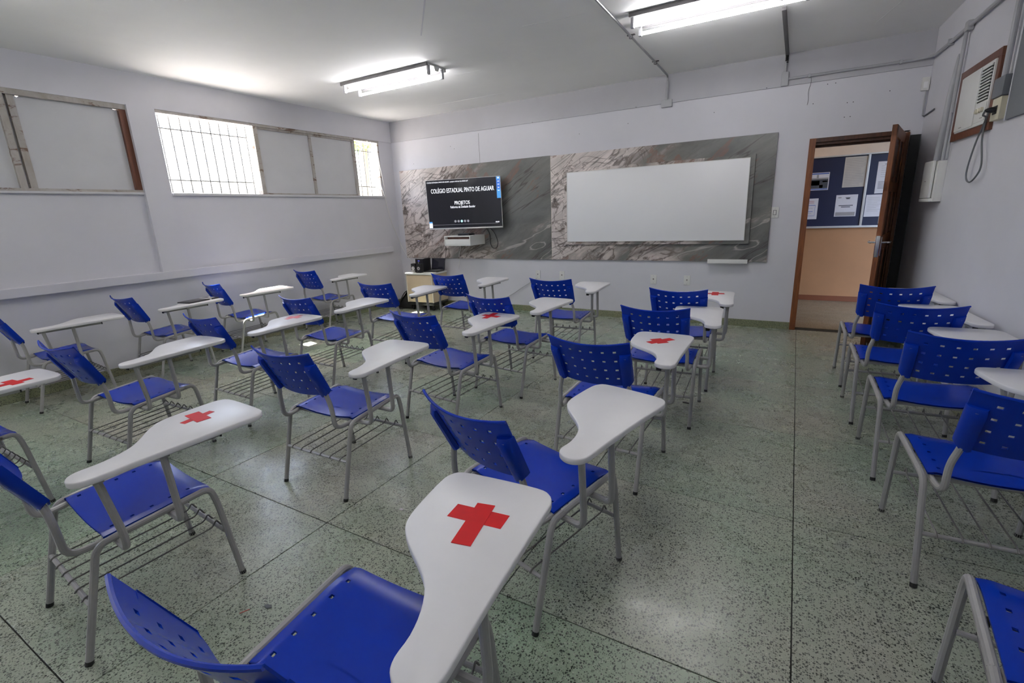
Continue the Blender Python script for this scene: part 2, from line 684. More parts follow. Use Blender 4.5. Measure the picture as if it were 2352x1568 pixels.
# ---- front wall with the doorway
DX0, DX1, DZ = 5.925, 6.770, 2.08
fw = MB()
fw.bx(-0.15, DX0, 0.0, 0.15, 0.0, H)
fw.bx(DX1, W + 0.05, 0.0, 0.15, 0.0, H)
fw.bx(DX0, DX1, 0.0, 0.15, DZ, H)
wall_front = structure('wall_front', fw, 'wall_paint', smooth=None)
trim_1 = structure('trim_1', MB().bx(0.0, W, -0.016, 0.0, 2.636, H), 'wall_paint_deep', smooth=None)
hole = MB().lathe([(0.0045, 0.0), (0.0045, 0.001)], (0, 0, 0), 'y', 8)
h0 = None
for hx, hz in ((3.30, 2.42), (3.95, 2.47), (4.95, 2.47), (5.47, 2.645), (5.92, 2.43), (6.22, 2.40), (6.27, 2.40), (6.21, 2.265), (6.26, 2.265), (6.56, 2.46), (1.20, 2.47), (1.27, 2.43), (6.03, 2.60), (6.10, 2.60), (4.05, 2.641), (2.62, 2.638), (1.95, 2.635), (0.45, 2.28)):
    yy = -0.017 if hz > 2.636 else -0.0005
    if h0 is None:
        h0 = obj('screw_hole', hole, 'black_rubber', wall_front, smooth=None, loc=(hx, yy, hz))
    else:
        instance(h0, trim_1 if yy < -0.01 else wall_front, (hx, yy, hz))
obj('crack', MB().tube([(1.720, -0.0005, 2.60), (1.716, -0.0005, 2.45), (1.721, -0.0005, 2.30), (1.718, -0.0005, 2.19)], 0.002, 5), 'cable_grey', wall_front)

# ---- right-hand wall, back wall
wall_right = structure('wall_right', MB().bx(YB - 0.2, 0.16, -0.15, 0.0, 0.0, H).xf(RWM), 'wall_paint', smooth=None)
structure('wall_back', MB().bx(-0.15, XR + 0.2, YB - 0.15, YB, 0.0, H), 'wall_paint', smooth=None)
ceiling = structure('ceiling', MB().bx(-0.15, XR + 0.2, YB - 0.15, 0.15, H, H + 0.12), 'ceiling_paint', smooth=None)


def seam(p0, p1, w=0.004):
    d = (Vector(p1) - Vector(p0)).normalized()
    s = Vector((-d.y, d.x, 0)) * w
    a, b = Vector(p0), Vector(p1)
    z = Vector((0, 0, -0.0015))
    vs = [a - s, a + s, b + s, b - s, a - s + z, a + s + z, b + s + z, b - s + z]
    return MB().add(vs, [(0, 1, 2, 3), (7, 6, 5, 4), (0, 4, 5, 1), (1, 5, 6, 2), (2, 6, 7, 3), (3, 7, 4, 0)])


for p0, p1 in (((1.216, -0.521, H), (2.484, -0.497, H)), ((6.33, -0.55, H), (6.50, -1.25, H)), ((4.28, -2.30, H), (3.75, -2.36, H)), ((2.45, -1.55, H), (2.80, -1.53, H))):
    obj('paint_seam', seam(p0, p1), 'seam_paint', ceiling, smooth=None)
obj('paint_seam', seam((3.45, -3.25, H), (2.95, -2.70, H), 0.006), 'wall_paint', ceiling, smooth=None)

# ---- window wall (left)
ZS, ZT = 1.805, 2.636
LT = -0.15
lw = MB()
lw.bx(LT, 0.0, YB, 0.15, 0.0, ZS)
lw.bx(LT, 0.0, YB, 0.15, ZT, H)
lw.bx(LT, 0.0, -3.745, -3.473, ZS, ZT)
lw.bx(LT, 0.0, -0.290, 0.15, ZS, ZT)
lw.bx(LT, 0.0, -7.00, -6.70, ZS, ZT)
lw.bx(LT, 0.0, YB, -9.15, ZS, ZT)
wall_left = structure('wall_left', lw, 'wall_paint', smooth=None)
structure('trim_2', MB().bx(0.0, 0.018, YB, 0.0, ZT, H).bx(0.0, 0.042, -3.745, -3.495, 0.99, ZT), 'wall_paint', smooth=None)
structure('trim_3', MB().cbx(0.0, 0.055, YB, -0.245, 0.905, 0.99, 0.006), 'wall_paint', smooth=None)

# window 1: boarded, peeling frame
win1 = set_root('window_1')
obj('window_frame', MB().bx(-0.07, 0.012, -6.70, -3.745, 2.590, ZT), 'peeling_wood', win1, smooth=None)
obj('window_frame', MB().bx(-0.07, 0.006, -6.70, -3.745, ZS, 1.829), 'peeling_wood', win1, smooth=None)
obj('window_frame', MB().bx(-0.09, 0.004, -3.803, -3.745, 1.829, 2.597), 'frame_wood', win1, smooth=None)
for yy in (-4.655, -4.585):
    obj('mullion', MB().bx(-0.07, 0.004 if yy < -4.6 else -0.006, yy - 0.024, yy + 0.024, 1.829, 2.597), 'peeling_wood', win1, smooth=None)


def ragged(y0, y1, z0, z1, seed, amp):
    rnd = random.Random(seed)
    pts = [(y0, z0), (y1, z0)]
    n = 26
    for k in range(n + 1):
        t = k / n
        a = amp * (1.0 if (t < 0.3 or t > 0.93) else 0.0)
        pts.append((y1 + (y0 - y1) * t, z1 - (0.004 + rnd.random() * a if rnd.random() < 0.4 else 0)))
    return pts


obj('window_board', MB().prism(ragged(-4.561, -3.803, 1.829, 2.600, 3, 0.020), -0.045, -0.032, axis='x'), 'board_paint', win1, smooth=None)
obj('gap_batten', MB().bx(-0.06, -0.046, -4.70, -4.55, 1.829, 2.597), 'board_paint', win1, smooth=None)
obj('window_board', MB().bx(-0.045, -0.032, -6.70, -4.679, 1.829, 2.600), 'board_paint', win1, smooth=None)
obj('window_sill', MB().cbx(-0.02, 0.03, -6.70, -3.745, 1.785, ZS, 0.003), 'board_paint', win1, smooth=None)

# window 2: open part with bars, two boards, narrow open part
win2 = set_root('window_2')
obj('window_frame', MB().bx(-0.08, 0.008, -3.473, -0.290, 2.606, ZT), 'peeling_wood', win2, smooth=None)
obj('window_sill', MB().cbx(-0.15, 0.026, -3.473, -0.290, 1.778, ZS, 0.003), 'board_paint', win2, smooth=None)
obj('mullion', MB().bx(-0.08, 0.0, -2.405, -2.352, ZS, 2.606), 'peeling_wood', win2, smooth=None)
obj('mullion', MB().bx(-0.07, -0.006, -1.598, -1.562, ZS, 2.606), 'peeling_wood', win2, smooth=None)
obj('mullion', MB().bx(-0.08, 0.0, -0.838, -0.790, ZS, 2.606), 'peeling_wood', win2, smooth=None)
obj('window_frame', MB().bx(-0.10, 0.0, -0.318, -0.290, ZS, 2.606), 'peeling_wood', win2, smooth=None)
for a, b in ((-2.352, -1.598), (-1.562, -0.838)):
    obj('window_board', MB().bx(-0.040, -0.028, a, b, ZS, 2.590), 'board_paint', win2, smooth=None)
    obj('board_batten', MB().bx(-0.028, -0.010, a, b, ZS, 1.822).bx(-0.028, -0.012, a, b, 2.582, 2.606), 'peeling_wood', win2, smooth=None)
b0 = None
for y in [-3.40 + 0.108 * k for k in range(10)] + [-0.73, -0.62, -0.51, -0.41]:
    if b0 is None:
        b0 = obj('window_bar', MB().cyl((0, 0, ZS), (0, 0, ZT), 0.007, 8), 'bar_white', win2, loc=(-0.125, y, 0))
    else:
        instance(b0, win2, (-0.125, y, 0))
for a, b in ((-3.473, -2.405), (-0.79, -0.318)):
    for z in (1.95, 2.48):
        obj('cross_bar', MB().bx(-0.131, -0.119, a, b, z - 0.006, z + 0.006), 'bar_white', win2, smooth=None)

# window 3: unseen opening added behind the camera to bring in daylight
added_win = set_root('added_window')
obj('window_frame', MB().bx(-0.08, 0.008, -9.15, -7.00, 2.606, ZT), 'peeling_wood', added_win, smooth=None)
obj('window_sill', MB().cbx(-0.15, 0.026, -9.15, -7.00, 1.778, ZS, 0.003), 'board_paint', added_win, smooth=None)
for k in range(19):
    instance(b0, added_win, (-0.125, -9.06 + 0.11 * k, 0))

# ---- baseboards (terrazzo pieces)
base_f = set_root('baseboard_front')
base_l = set_root('baseboard_left')
base_r = set_root('baseboard_right')
t0 = obj('baseboard_tile', MB().cbx(0.001, 0.592, -0.018, 0.0, 0.0, 0.085, 0.003), 'terrazzo_skirting', base_f, smooth=None)
for k in range(1, 10):
    instance(t0, base_f, (0.5925 * k, 0, 0))
for k in range(14):
    c = instance(t0, base_l, (0.0, -0.5925 * (k + 1), 0), R(90))
for k in range(13):
    p = rwp(-0.59 * k - 0.12, 0, 0)
    instance(t0, base_r, p, RW_ANG + PI)

# ---- door
door = set_root('door_1')
fr = MB()
fr.bx(5.925, 5.985, -0.018, 0.15, 0.0, 2.085)
fr.bx(6.705, 6.770, -0.018, 0.15, 0.0, 2.060)
obj('door_jamb', fr, 'door_wood', door, smooth=None)
obj('door_head', MB().bx(5.985, 6.705, -0.012, 0.10, 2.045, 2.085).bx(5.985, 6.705, 0.10, 0.15, 2.000, 2.045).bx(5.985, 6.705, 0.02, 0.10, 2.02, 2.045), 'dark_wood', door, smooth=None)
leaf_a, leaf_b = Vector((6.722, -0.035, 0)), Vector((6.535, -0.925, 0))
LW_ = (leaf_b - leaf_a).length
ang = math.atan2((leaf_b - leaf_a).y, (leaf_b - leaf_a).x)
LM = Matrix.Translation(leaf_a) @ Matrix.Rotation(ang, 4, 'Z')
lf = MB()
st, th2 = 0.095, 0.019
for z0, z1 in ((0.012, 0.24), (0.98, 1.12), (1.50, 1.585), (1.95, 2.045)):
    lf.cbx(0.0, LW_, -th2, th2, z0, z1, 0.003)
lf.cbx(0.0, st, -th2, th2, 0.012, 2.045, 0.003)
lf.cbx(LW_ - st, LW_, -th2, th2, 0.012, 2.045, 0.003)
lf.cbx(LW_ / 2 - 0.04, LW_ / 2 + 0.04, -th2, th2, 0.012, 2.045, 0.003)
leaf = obj('door_leaf', lf.xf(LM), 'door_wood', door, smooth=None)
pn = MB()
for z0, z1 in ((0.24, 0.98), (1.12, 1.50), (1.585, 1.95)):
    for u0, u1 in ((st, LW_ / 2 - 0.04), (LW_ / 2 + 0.04, LW_ - st)):
        pn.bx(u0, u1, -0.006, 0.006, z0, z1)
        pn.cbx(u0 + 0.03, u1 - 0.03, -0.012, 0.012, z0 + 0.04, z1 - 0.04, 0.005)
obj('door_panel', pn.xf(LM), 'dark_wood', leaf, smooth=None)
lk = MB().cbx(LW_ - 0.001, LW_ + 0.002, -0.014, 0.014, 0.93, 1.12, 0.001)
lk.cbx(LW_ - 0.075, LW_ - 0.035, -0.024, 0.024, 0.94, 1.11, 0.003)
obj('lock_plate', lk.xf(LM), 'chrome', leaf)
hd = MB()
for s in (-1, 1):
    hd.tube(bend([(LW_ - 0.055, s * 0.020, 1.06), (LW_ - 0.055, s * 0.075, 1.06), (LW_ - 0.17, s * 0.080, 1.06), (LW_ - 0.185, s * 0.070, 1.045)], 0.02), 0.008, 8)
obj('lever_handle', hd.xf(LM), 'chrome', leaf)

# ---- hall beyond the door
HY = 2.115
hb = MB()
hb.bx(2.6, 9.4, HY, HY + 0.12, 0.0, 1.10)
wall_hall = structure('wall_hall', hb, 'hall_lower', smooth=None)
obj('wall_upper', MB().bx(2.6, 9.4, HY, HY + 0.12, 1.10, 2.9), 'hall_upper', wall_hall, smooth=None)
obj('wall_end', MB().bx(2.5, 2.6, 0.15, HY + 0.12, 0.0, 2.9).bx(9.4, 9.5, 0.15, HY + 0.12, 0.0, 2.9), 'hall_upper', wall_hall, smooth=None)
obj('skirting', MB().bx(2.6, 9.4, HY - 0.015, HY, 0.0, 0.075), 'hall_skirting', wall_hall, smooth=None)
structure('ceiling_hall', MB().bx(2.5, 9.5, 0.15, HY + 0.12, 2.9, 3.0), 'hall_upper', smooth=None)
structure('floor_hall', MB().bx(2.5, 9.5, 0.155, HY + 0.12, -0.1, -0.002), 'terrazzo_hall', smooth=None)
hl = thing('added_hall_lamp', 'added unseen warm lamp on the ceiling of the hall beyond the door', 'lamp', (5.6, 1.1, 2.9))  # added out of view so that the hall is lit warm
obj('housing', MB().cbx(-0.64, 0.64, -0.06, 0.06, -0.05, 0.0, 0.004), 'white_plastic', hl)
obj('tube', MB().cyl((-0.58, 0, -0.075), (0.58, 0, -0.075), 0.014, 12), 'hall_fill_tube', hl)
obj('tube_socket', MB().bx(-0.62, -0.58, -0.018, 0.018, -0.095, -0.05).bx(0.58, 0.62, -0.018, 0.018, -0.095, -0.05), 'white_plastic', hl, smooth=None)

# notice board on the hall wall
nb = thing('notice_board', 'dark blue glazed notice board with aluminium frame on hall wall', 'notice board', (6.3, HY, 1.06))
obj('felt_panel', MB().bx(-0.95, 1.3, -0.02, -0.002, 0.02, 0.975), 'felt_blue', nb, smooth=None)
obj('frame_rail', MB().cbx(-0.98, 1.33, -0.05, 0.0, 0.0, 0.028, 0.003), 'alu', nb)
obj('frame_rail', MB().cbx(-0.98, 1.33, -0.045, 0.0, 0.966, 0.985, 0.003), 'alu', nb)
obj('mullion', MB().cbx(0.352, 0.382, -0.045, -0.02, 0.02, 0.975, 0.003), 'alu', nb)
PY = HY - 0.023


def sheet(label, name, cat, x0, z0, x1, z1, mat, bars, group=None, y=PY):
    """paper pinned to the board: x0..x1, z0..z1; bars = (material, [(fx0, fz0, fx1, fz1), ...])"""
    w, h = x1 - x0, z1 - z0
    e = obj(name, MB().bx(-w / 2, w / 2, -0.0012, 0, 0, h), mat, None, smooth=None, loc=(x0 + w / 2, y, z0))
    tag(e, label, cat, group)
    for m, bs in bars:
        b = MB()
        for a0, b0_, a1, b1 in bs:
            b.bx(-w / 2 + a0 * w, -w / 2 + a1 * w, -0.002, -0.0013, b0_ * h, b1 * h)
        obj('print', b, m, e, smooth=None)
    return e


def lines(n, z0, z1, x0=0.1, x1=0.9, th=0.012, seed=1, ragged_=0.4):
    rnd = random.Random(seed)
    return [(x0, z1 - (z1 - z0) * k / max(n - 1, 1), x1 - rnd.random() * ragged_ * (x1 - x0), z1 - (z1 - z0) * k / max(n - 1, 1) + th) for k in range(n)]


g = 'papers on the notice board'
sheet('small photograph of a classroom pinned near the door jamb', 'photograph', 'photo', 5.985, 1.592, 6.232, 1.832, 'paper',
      [('ink_blue', [(0.03, 0.90, 0.97, 0.97), (0.03, 0.03, 0.97, 0.09)]), ('ink', [(0.04, 0.10, 0.96, 0.62)]), ('ink_soft', [(0.04, 0.62, 0.96, 0.70), (0.38, 0.70, 0.48, 0.88)]),
       ('cable_grey', [(0.04, 0.28, 0.55, 0.55)]), ('paper', [(0.68, 0.45, 0.92, 0.53), (0.55, 0.12, 0.72, 0.30)])], g)
sheet('large cream printed notice pinned beside the board mullion', 'notice_sheet', 'notice', 6.395, 1.612, 6.650, 2.012, 'paper_cream',
      [('ink_soft', lines(17, 0.05, 0.92, 0.06, 0.95, 0.012, 4, 0.25))], g)
sheet('pinkish poster with a black graduation cap pinned at lower middle', 'graduation_poster', 'poster', 6.343, 1.218, 6.597, 1.512, 'paper',
      [('ink', [(0.44, 0.84, 0.66, 0.875), (0.48, 0.80, 0.62, 0.84), (0.63, 0.79, 0.645, 0.86), (0.16, 0.49, 0.82, 0.525), (0.28, 0.42, 0.70, 0.455)]), ('ink_soft', [(0.05, 0.03, 0.95, 0.20), (0.1, 0.85, 0.25, 0.90)])], g)
sheet('tall white form pinned at the top beyond the mullion', 'notice_sheet', 'notice', 6.775, 1.512, 6.985, 1.925, 'paper',
      [('ink', [(0.35, 0.90, 0.9, 0.915)] + lines(6, 0.15, 0.36, 0.12, 0.62, 0.012, 6, 0.2)), ('ink_soft', lines(6, 0.52, 0.85, 0.2, 0.85, 0.008, 8))], g)
sheet('white typed letter pinned at the bottom beyond the mullion', 'notice_sheet', 'notice', 6.692, 1.205, 6.925, 1.498, 'paper',
      [('ink_soft', lines(9, 0.25, 0.86, 0.1, 0.8, 0.010, 9))], g)
sheet('white flyer with blue outlined box pinned low by the door jamb', 'flyer', 'flyer', 5.93, 1.19, 6.133, 1.480, 'paper',
      [('ink_blue', [(0.2, 0.66, 0.85, 0.685), (0.2, 0.16, 0.85, 0.175), (0.835, 0.16, 0.85, 0.685), (0.3, 0.36, 0.72, 0.385)]), ('ink_red', [(0.3, 0.86, 0.75, 0.88), (0.3, 0.78, 0.75, 0.80)]),
       ('ink_soft', [(0.3, 0.52, 0.7, 0.535), (0.3, 0.28, 0.65, 0.295)])], g)
sheet('small pink card pinned at the lower corner of the board', 'pink_card', 'card', 6.865, 1.108, 6.96, 1.198, 'paper_cream', [('ink_red', [(0.15, 0.1, 0.4, 0.9), (0.6, 0.1, 0.8, 0.9)])], g)

# tall flat dark area filling the corner behind the door
t = thing('dark_area', 'tall flat dark area in the corner behind the open door', 'panel', (6.815, -0.03, 0))
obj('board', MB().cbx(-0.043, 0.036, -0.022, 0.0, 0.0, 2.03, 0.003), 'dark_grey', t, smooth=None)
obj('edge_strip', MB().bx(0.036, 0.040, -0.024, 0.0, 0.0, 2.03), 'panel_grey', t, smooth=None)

# ------------------------------------------------------------------ outdoors
ground = structure('ground', MB().bx(-30, -0.16, -30, 25, -0.6, -0.3), 'outside_ground', smooth=None)


def palm(loc):
    e = thing('palm_tree', 'green palm fronds seen through the narrow open window by the corner', 'palm', loc)
    obj('trunk', MB().tube([(0, 0, 0), (0.05, 0.02, 1.2), (0.0, 0.0, 2.4), (0.05, 0.05, 3.35)], 0.09, 10), 'palm_trunk', e)
    rnd = random.Random(5)
    for k in range(11):
        az = 2 * PI * k / 11 + rnd.random() * 0.3
        d = Vector((math.cos(az), math.sin(az), 0))
        L = 1.35 + 0.35 * rnd.random()
        rise = 0.35 + 0.4 * rnd.random()
        sp = [Vector((0.05, 0.05, 3.32)) + d * (L * t) + Vector((0, 0, rise * math.sin(t * 2.3) - 0.62 * t * t)) for t in [i / 9 for i in range(10)]]
        m = MB().tube(sp, 0.012, 5)
        side = Vector((-d.y, d.x, 0))
        for i in range(1, 10):
            for s in (-1, 1):
                for q in (0.0, 0.5):
                    a = sp[i] if q == 0 else (sp[i] + sp[i - 1]) / 2
                    ln = 0.42 * math.sin(PI * min(0.95, i / 10 + 0.12)) + 0.06
                    tip = a + side * s * ln * 0.8 + d * ln * 0.55 + Vector((0, 0, -0.18 * ln))
                    wv = d * 0.022
                    m.add([a - wv, a + wv, (a + tip) / 2 + wv + Vector((0, 0, 0.02)), tip, (a + tip) / 2 - wv + Vector((0, 0, 0.02))], [(0, 1, 2, 3, 4)])
        obj('frond', m, 'palm_green', e, smooth=None)


palm((-3.3, 2.55, -0.3))

# ------------------------------------------------------------------ front wall fittings
s1 = obj('stone_panel', MB().cbx(0.0, 2.735, -0.03, 0.0, 0.0, 1.405, 0.002), 'marbled_stone', None, smooth=None, loc=(0.147, 0, 0.783))
tag(s1, 'veined cream and grey stone panel behind the television', 'stone panel')
s2 = obj('stone_panel', MB().cbx(0.0, 2.735, -0.03, 0.0, 0.0, 1.400, 0.002), 'marbled_stone', None, smooth=None, loc=(2.889, 0, 0.783))
tag(s2, 'veined grey stone panel behind the whiteboard', 'stone panel')
obj('white_edge', MB().bx(-0.004, 0.0, -0.0305, 0.0, 0.0, 1.40), 'beige_edge', s2, smooth=None)

wbd = thing('whiteboard', 'blank white board on the raised grey stone surround', 'whiteboard', (4.265, -0.03, 0.995))
obj('stone_surround', MB().cbx(0.0, 2.32, -0.035, 0.0, 0.0, 0.985, 0.002), 'marbled_stone', wbd, smooth=None, loc=(-1.16, 0, 0))
obj('writing_surface', MB().cbx(-1.114, 1.106, -0.050, -0.035, 0.045, 0.945, 0.002), 'whiteboard_white', wbd)
edge = MB()
for a in ((-1.118, 1.110, 0.040, 0.047), (-1.118, 1.110, 0.943, 0.950), (-1.118, -1.111, 0.047, 0.943), (1.103, 1.110, 0.047, 0.943)):
    edge.bx(a[0], a[1], -0.053, -0.034, a[2], a[3])
obj('edge_trim', edge, 'white_plastic', wbd, smooth=None)

tr = thing('marker_tray', 'small white marker tray under the whiteboard near the door', 'tray', (5.213, -0.03, 0.770))
obj('tray_body', MB().cbx(-0.218, 0.218, -0.085, 0.0, 0.0, 0.010, 0.002).cbx(-0.218, 0.218, -0.090, -0.080, 0.0, 0.048, 0.002), 'white_melamine', tr)
obj('tray_end', MB().bx(-0.218, -0.212, -0.085, 0.0, 0.01, 0.04).bx(0.212, 0.218, -0.085, 0.0, 0.01, 0.04), 'white_melamine', tr, smooth=None)

# television (tilted and turned on its arm)
TVW, TVH = 1.196, 0.719
yaw, tilt = 0.20358, 0.03813
tv = thing('television', 'large black flat television showing a title slide in the front corner', 'television', (1.5733, -0.28, 1.6116))
tv.rotation_euler = (tilt, 0, yaw)
obj('screen', MB().bx(-TVW / 2 + 0.006, TVW / 2 - 0.006, -0.0015, 0.002, -TVH / 2 + 0.020, TVH / 2 - 0.006), 'screen_black', tv, smooth=None)
obj('back_shell', MB().cbx(-TVW / 2 + 0.004, TVW / 2 - 0.004, 0.002, 0.030, -TVH / 2 + 0.004, TVH / 2 - 0.003, 0.004).cbx(-0.36, 0.36, 0.030, 0.062, -0.30, 0.15, 0.012), 'black_plastic', tv)
bz = MB()
bz.bx(-TVW / 2, TVW / 2, -0.003, 0.012, TVH / 2 - 0.005, TVH / 2)
bz.bx(-TVW / 2, -TVW / 2 + 0.006, -0.003, 0.012, -TVH / 2, TVH / 2 - 0.005)
bz.bx(TVW / 2 - 0.004, TVW / 2, -0.003, 0.012, -TVH / 2, TVH / 2 - 0.005)
obj('bezel', bz, 'silver', tv, smooth=None)
obj('lower_bezel', MB().cbx(-TVW / 2, TVW / 2, -0.004, 0.014, -TVH / 2, -TVH / 2 + 0.020, 0.002), 'silver', tv)
arm = MB().cbx(-0.16, 0.16, 0.062, 0.074, -0.14, 0.14, 0.002).cbx(-0.03, 0.03, 0.074, 0.17, -0.05, 0.05, 0.004)
obj('wall_arm', arm, 'black_plastic', tv)


def tvp(fx, fy, d=-0.0022):
    return (-TVW / 2 + fx * TVW, d, TVH / 2 - fy * TVH)


TR_ = (R(90), 0, 0)
text_mesh('title_text', 'COLÉGIO ESTADUAL PINTO DE AGUIAR', 0.088, 'text_white', tv, tvp(0.490, 0.225), TR_, 'CENTER', TVW * 0.845, 0.0004)
text_mesh('heading_text', 'PROJETOS', 0.070, 'text_white', tv, tvp(0.482, 0.475), TR_, 'CENTER', TVW * 0.205, 0.0005)
text_mesh('subtitle_text', 'Reforma da Unidade Escolar', 0.046, 'text_white', tv, tvp(0.487, 0.555), TR_, 'CENTER', TVW * 0.335, 0.0003)
text_mesh('file_name_text', 'COLÉGIO ESTADUAL PINTO DE AGUIAR - projetos reformas da unidade.mp4', 0.026, 'text_white', tv, tvp(0.300, 0.050), TR_, 'CENTER', TVW * 0.56, 0.0002)
text_mesh('time_text', '00:00', 0.024, 'text_white', tv, tvp(0.935, 0.882), TR_, 'CENTER', TVW * 0.048, 0.0004)
for k in range(5):
    c = tvp(0.372 + 0.0435 * k, 0.842)
    obj('player_button', MB().lathe([(0.018, 0.0), (0.018, 0.0006)], c, 'y', 20), 'icon_cyan' if k == 2 else 'text_dim', tv, smooth=None)
a, b = tvp(0.05, 0.905), tvp(0.94, 0.909)
obj('progress_line', MB().bx(a[0], b[0], -0.0025, -0.0018, b[2], a[2]), 'text_dim', tv, smooth=None)
for k, m in enumerate(('icon_lightblue', 'icon_blue', 'icon_blue', 'icon_blue', 'icon_lightblue', 'icon_lightblue', 'icon_lightblue')):
    a, b = tvp(0.947, 0.008 + 0.0585 * k), tvp(0.997, 0.008 + 0.0585 * (k + 1))
    obj('side_icon', MB().bx(a[0], b[0], -0.0025, -0.0018, b[2], a[2]), m, tv, smooth=None)
    if k < 5:
        obj('icon_mark', MB().bx(a[0] + 0.018, a[0] + 0.044, -0.003, -0.0026, b[2] + 0.016, b[2] + (0.034 if k == 0 else 0.024)), 'text_white', tv, smooth=None)
a, b = tvp(0.005, 0.838), tvp(0.049, 0.966)
obj('corner_icon', MB().bx(a[0], b[0], -0.0025, -0.0018, b[2], a[2] - 0.022), 'text_white', tv, smooth=None)
obj('corner_icon', MB().bx(a[0], b[0], -0.0025, -0.0018, a[2] - 0.022, a[2]), 'icon_lightblue', tv, smooth=None)

# floating drawer shelf
sh = thing('wall_shelf', 'white floating drawer shelf mounted under the television', 'shelf', (1.516, -0.03, 1.010))
sb = MB().cbx(-0.238, 0.238, -0.395, 0.0, 0.130, 0.145, 0.002).cbx(-0.238, 0.238, -0.395, 0.0, 0.0, 0.015, 0.002)
sb.cbx(-0.238, -0.222, -0.395, 0.0, 0.015, 0.130, 0.002).cbx(0.222, 0.238, -0.395, 0.0, 0.015, 0.130, 0.002).bx(-0.222, 0.222, -0.015, 0.0, 0.015, 0.130)
obj('carcass', sb, 'white_melamine', sh, smooth=None)
obj('drawer', MB().cbx(-0.219, 0.219, -0.393, -0.05, 0.017, 0.096, 0.002), 'white_melamine', sh)
obj('drawer_back', MB().bx(-0.222, 0.222, -0.33, -0.32, 0.096, 0.130), 'frame_wood', sh, smooth=None)
stb = thing('media_box', 'slim black media box lying on the white shelf', 'media box', (1.585, -0.235, 1.155))
obj('case', MB().cbx(-0.13, 0.08, -0.08, 0.07, 0.0, 0.026, 0.006), 'black_plastic', stb)
obj('lid', MB().cbx(-0.12, 0.01, -0.075, 0.03, 0.026, 0.031, 0.002), 'cable_grey', stb)


def cable(name, label, pts, r, mat, cat='cable', n=8, group=None):
    o = obj(name, MB().tube(spline(pts, n), r, 6), mat)
    return tag(o, label, cat, group)


cable('television_cable', 'black cable hanging in a loop beside the white shelf', [(1.86, -0.16, 1.27), (1.855, -0.05, 1.17), (1.86, -0.04, 1.02), (1.90, -0.04, 0.95), (1.965, -0.04, 0.955), (1.99, -0.04, 1.03), (1.965, -0.04, 1.12), (1.93, -0.06, 1.20), (1.915, -0.16, 1.27)], 0.004, 'black_rubber')
cable('power_cable', 'thin black cable running down behind the television to the laptop', [(1.06, -0.18, 1.27), (1.05, -0.036, 1.18), (0.99, -0.036, 1.03), (1.00, -0.036, 0.93), (0.98, -0.036, 0.83), (0.96, -0.04, 0.74), (0.93, -0.06, 0.66)], 0.0035, 'black_rubber')
cable('shelf_cable', 'short white cable hanging from the bottom of the white shelf', [(1.325, -0.10, 1.012), (1.30, -0.05, 0.94), (1.255, -0.037, 0.85), (1.24, -0.02, 0.74), (1.20, -0.02, 0.62)], 0.004, 'cable_white')
cable('window_cable', 'white cable running from the window corner down to the speakers', [(0.02, -0.545, 2.62), (0.022, -0.46, 2.50), (0.020, -0.395, 2.25), (0.020, -0.335, 1.95), (0.022, -0.290, 1.80), (0.022, -0.20, 1.42), (0.03, -0.12, 1.22), (0.06, -0.045, 0.98), (0.15, -0.036, 0.83), (0.24, -0.036, 0.74), (0.42, -0.10, 0.66), (0.66, -0.22, 0.62)], 0.005, 'cable_white')
cable('window_cable', 'second white cable hanging along the window frame edge', [(0.016, -0.47, 2.61), (0.018, -0.36, 2.52), (0.018, -0.32, 2.25), (0.018, -0.27, 1.95), (0.018, -0.255, 1.77)], 0.0045, 'cable_white')
cable('floor_cable', 'thin cable drooping behind the chairs at the front wall', [(2.62, -0.012, 0.50), (2.45, -0.02, 0.40), (2.2, -0.02, 0.25), (1.95, -0.03, 0.12), (1.7, -0.05, 0.012), (1.4, -0.06, 0.01), (1.15, -0.12, 0.01)], 0.004, 'conduit_grey')


# sockets
def socket(x, z, label, cat='socket', toggle=False):
    e = thing('wall_socket' if not toggle else 'light_switch', label, cat, (x, 0, z), group='sockets on the front wall' if not toggle else None)
    obj('plate', MB().cbx(-0.038, 0.038, -0.010, 0.0, -0.060, 0.060, 0.003), 'white_plastic', e)
    if toggle:
        obj('toggle', MB().cbx(-0.012, 0.012, -0.015, -0.009, -0.022, 0.022, 0.002), 'white_plastic', e)
        fr_ = MB()
        for a in ((-0.016, 0.016, -0.027, -0.023), (-0.016, 0.016, 0.023, 0.027), (-0.016, -0.012, -0.023, 0.023), (0.012, 0.016, -0.023, 0.023)):
            fr_.bx(a[0], a[1], -0.0115, -0.0095, a[2], a[3])
        obj('toggle_frame', fr_, 'ink', e, smooth=None)
    else:
        obj('outlet_face', MB().lathe([(0.011, 0.0), (0.011, 0.0105)], (0, 0, 0.004), 'y', 6), 'ink_soft', e, smooth=None)
        obj('pin_hole', MB().lathe([(0.004, 0.0), (0.004, 0.0115)], (0, 0, 0.010), 'y', 6).lathe([(0.004, 0.0), (0.004, 0.0115)], (0, 0, -0.003), 'y', 6), 'black_rubber', e, smooth=None)
    obj('screw', MB().lathe([(0.003, 0.0), (0.003, 0.0108)], (0, 0, 0.045), 'y', 6).lathe([(0.003, 0.0), (0.003, 0.0108)], (0, 0, -0.045), 'y', 6), 'ink_soft', e, smooth=None)


socket(2.640, 0.560, 'white wall socket farthest from the door, under the stone panel seam')
socket(3.026, 0.558, 'white wall socket second farthest from the door, under the whiteboard')
socket(4.331, 0.540, 'white wall socket third toward the door, under the whiteboard')
socket(4.751, 0.540, 'white wall socket closest to the door, near the marker tray')
socket(5.662, 1.337, 'white light switch at the edge of the stone panel by the door', 'light switch', True)

